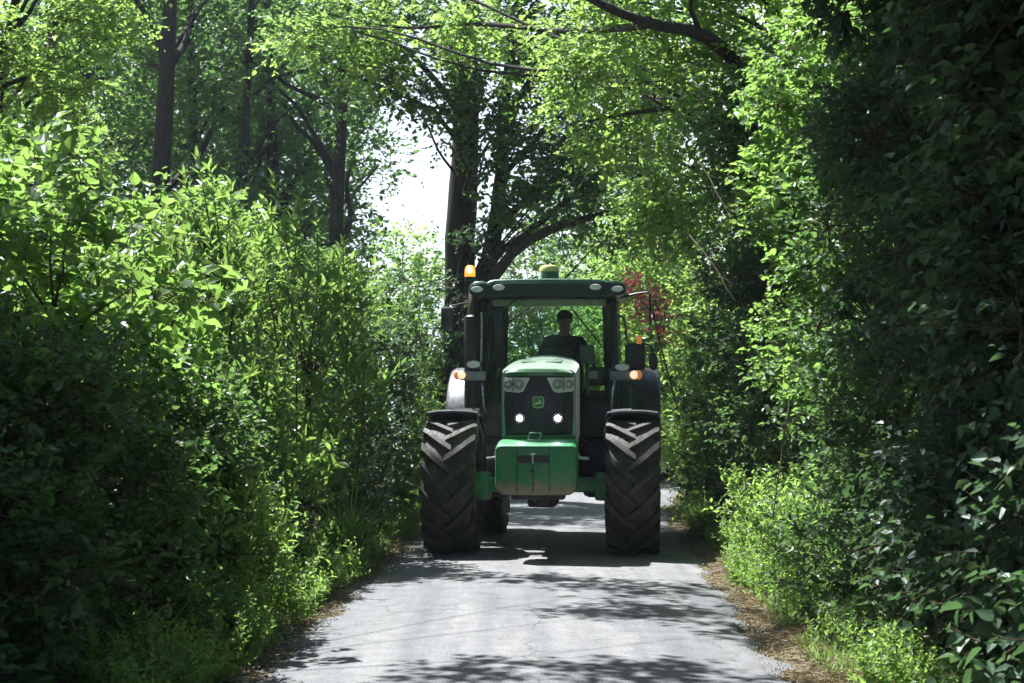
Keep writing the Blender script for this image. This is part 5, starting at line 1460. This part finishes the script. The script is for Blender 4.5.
# dry straw lying flat
pts = np.concatenate([scatter(11000, 1.5, 2.2, 8, 26, -1, rng, 0.8), scatter(30000, 1.45, 2.4, 8, 28, 1, rng, 0.9)])
m_ = vnoise(pts[:, 0] * 2.5, pts[:, 1] * 1.7, 4) > -0.45
pts = pts[m_]; n = len(pts)
a = rng.random(n) * 2 * PI; L_ = 0.04 + 0.10 * rng.random(n)
d_ = np.stack([np.cos(a), np.sin(a), 0.12 * rng.normal(size=n)], 1)
pts[:, 2] += 0.006 + 0.02 * rng.random(n)
V, F = sticks_mesh('s', pts, pts + d_ * L_[:, None], np.full(n, 0.0022), np.full(n, 0.0015))
o = link_mesh('dry_straw', mesh_from('dry_straw', V, F, np.repeat(rng.random(n), 6)), LM['straw']); tag(o, 'dry cut grass lying along the road edges', 'dry grass', kind='stuff')
# fallen leaves
pts = np.concatenate([scatter(1800, 1.45, 2.5, 8, 26, -1, rng), scatter(2600, 1.4, 2.6, 8, 28, 1, rng)])
n = len(pts); a = rng.random(n) * 2 * PI
pts[:, 2] += 0.012
me = leaves_mesh('leaf_litter', pts, np.stack([np.cos(a), np.sin(a), 0.1 * rng.normal(size=n)], 1), np.array([0, 0, 1.0]) + rng.normal(size=(n, 3)) * 0.25, 0.03 + 0.035 * rng.random(n), 0.6, rng.random(n))
tag(link_mesh('leaf_litter', me, LM['litter']), 'brown fallen leaves scattered on the verges', 'fallen leaves', kind='stuff')
# grit on the road edge
pts = np.concatenate([scatter(1500, 1.45, 1.9, 8, 24, -1, rng), scatter(1500, 1.45, 1.95, 8, 24, 1, rng)])
pts[:, 2] = np.maximum(pts[:, 2], 0.02); n = len(pts); s_ = 0.004 + 0.007 * rng.random(n)
V, F = sticks_mesh('g', pts - [0, 0, 0.005], pts + np.stack([s_ * 0.3, s_ * 0.2, s_], 1), s_, s_ * 0.08, 5)
# close the tops with the same prisms being low; grit reads as stones
GRIT = paint('grit', (0.28, 0.26, 0.22), 0.9)
tag(link_mesh('road_grit', mesh_from('road_grit', V, F), GRIT), 'loose grit along the road edges', 'grit', kind='stuff')
# stones of the left bank
STONE = paint('bank_stone', (0.20, 0.18, 0.15), 0.9, dirt=(0.06, 0.08, 0.04), dirt_amt=0.7, bump=0.8, bscale=12)
for i, (px, py, Y, s, lab) in enumerate(((268, 520, 16.2, 0.22, 'largest mossy stone in the left bank under the shrubs'), (292, 528, 16.6, 0.15, 'smaller mossy stone right of the largest bank stone'), (318, 541, 16.9, 0.12, 'smallest stone by the foot of the grass tuft'))):
    bm = bmesh.new(); bmesh.ops.create_icosphere(bm, subdivisions=3, radius=1.0)
    rr = random.Random(i)
    ph = rr.uniform(0, 9)
    for v in bm.verts:
        k = 1 + 0.16 * math.sin(v.co.x * 3 + ph) * math.cos(v.co.y * 2.7 + ph) + 0.08 * math.sin(v.co.z * 7 + v.co.x * 5)
        v.co = Vector((v.co.x * s * 1.3 * k, v.co.y * s * k, v.co.z * s * 0.75 * k))
    me = bpy.data.meshes.new('bank_stone'); bm.to_mesh(me); bm.free()
    me.polygons.foreach_set('use_smooth', [True] * len(me.polygons))
    o = link_mesh('bank_stone', me, STONE); p = at(px, py, Y); o.location = (p.x, p.y, gz(p.x, p.y) + s * 0.4); o.rotation_euler = (0.2, 0.1, i * 1.1)
    tag(o, lab, 'stone', 'stones in the left bank')
# dead twigs hanging in the right hedge
for i, (p0, p1, lab) in enumerate(((at(690, 235, 17.8), at(735, 300, 17.2), 'bare pale twig slanting across the right hedge above the mirror'), (at(700, 160, 17.5), at(735, 228, 17), 'bare twig higher in the right hedge under the bright tree'),
                                  (at(790, 400, 12.9), at(772, 520, 12.6), 'thin dry stem standing up out of the right nettles'), (at(930, 130, 9.5), at(1010, 20, 9.3), 'thin dark vine crossing the upper right thicket'), (at(640, 560 - 250, 22), at(700, 290, 21.5), 'short dead branch sticking out beside the red leaves'))):
    rg = np.random.default_rng(400 + i)
    q = bend(p0, p1, 0.03, 9, rg, 0.012)
    tb = [tube_vf(q, np.linspace(0.009, 0.003, len(q)), 6)]
    for k in range(3):
        j = 4 + 4 * k
        e = q[j] + rg.normal(size=3) * 0.12 + (q[-1] - q[0]) * 0.18
        tb.append(tube_vf(bend(q[j], e, 0.0, 4, rg, 0.03), np.linspace(0.005, 0.002, 8), 5))
    V, F = join_vf(tb)
    c = q[0].copy()
    o = link_mesh('dead_branch', mesh_from('dead_branch', V - c, F, smooth=True), DEADTWIG); o.location = c
    tag(o, lab, 'branch', 'dead twigs in the hedge')
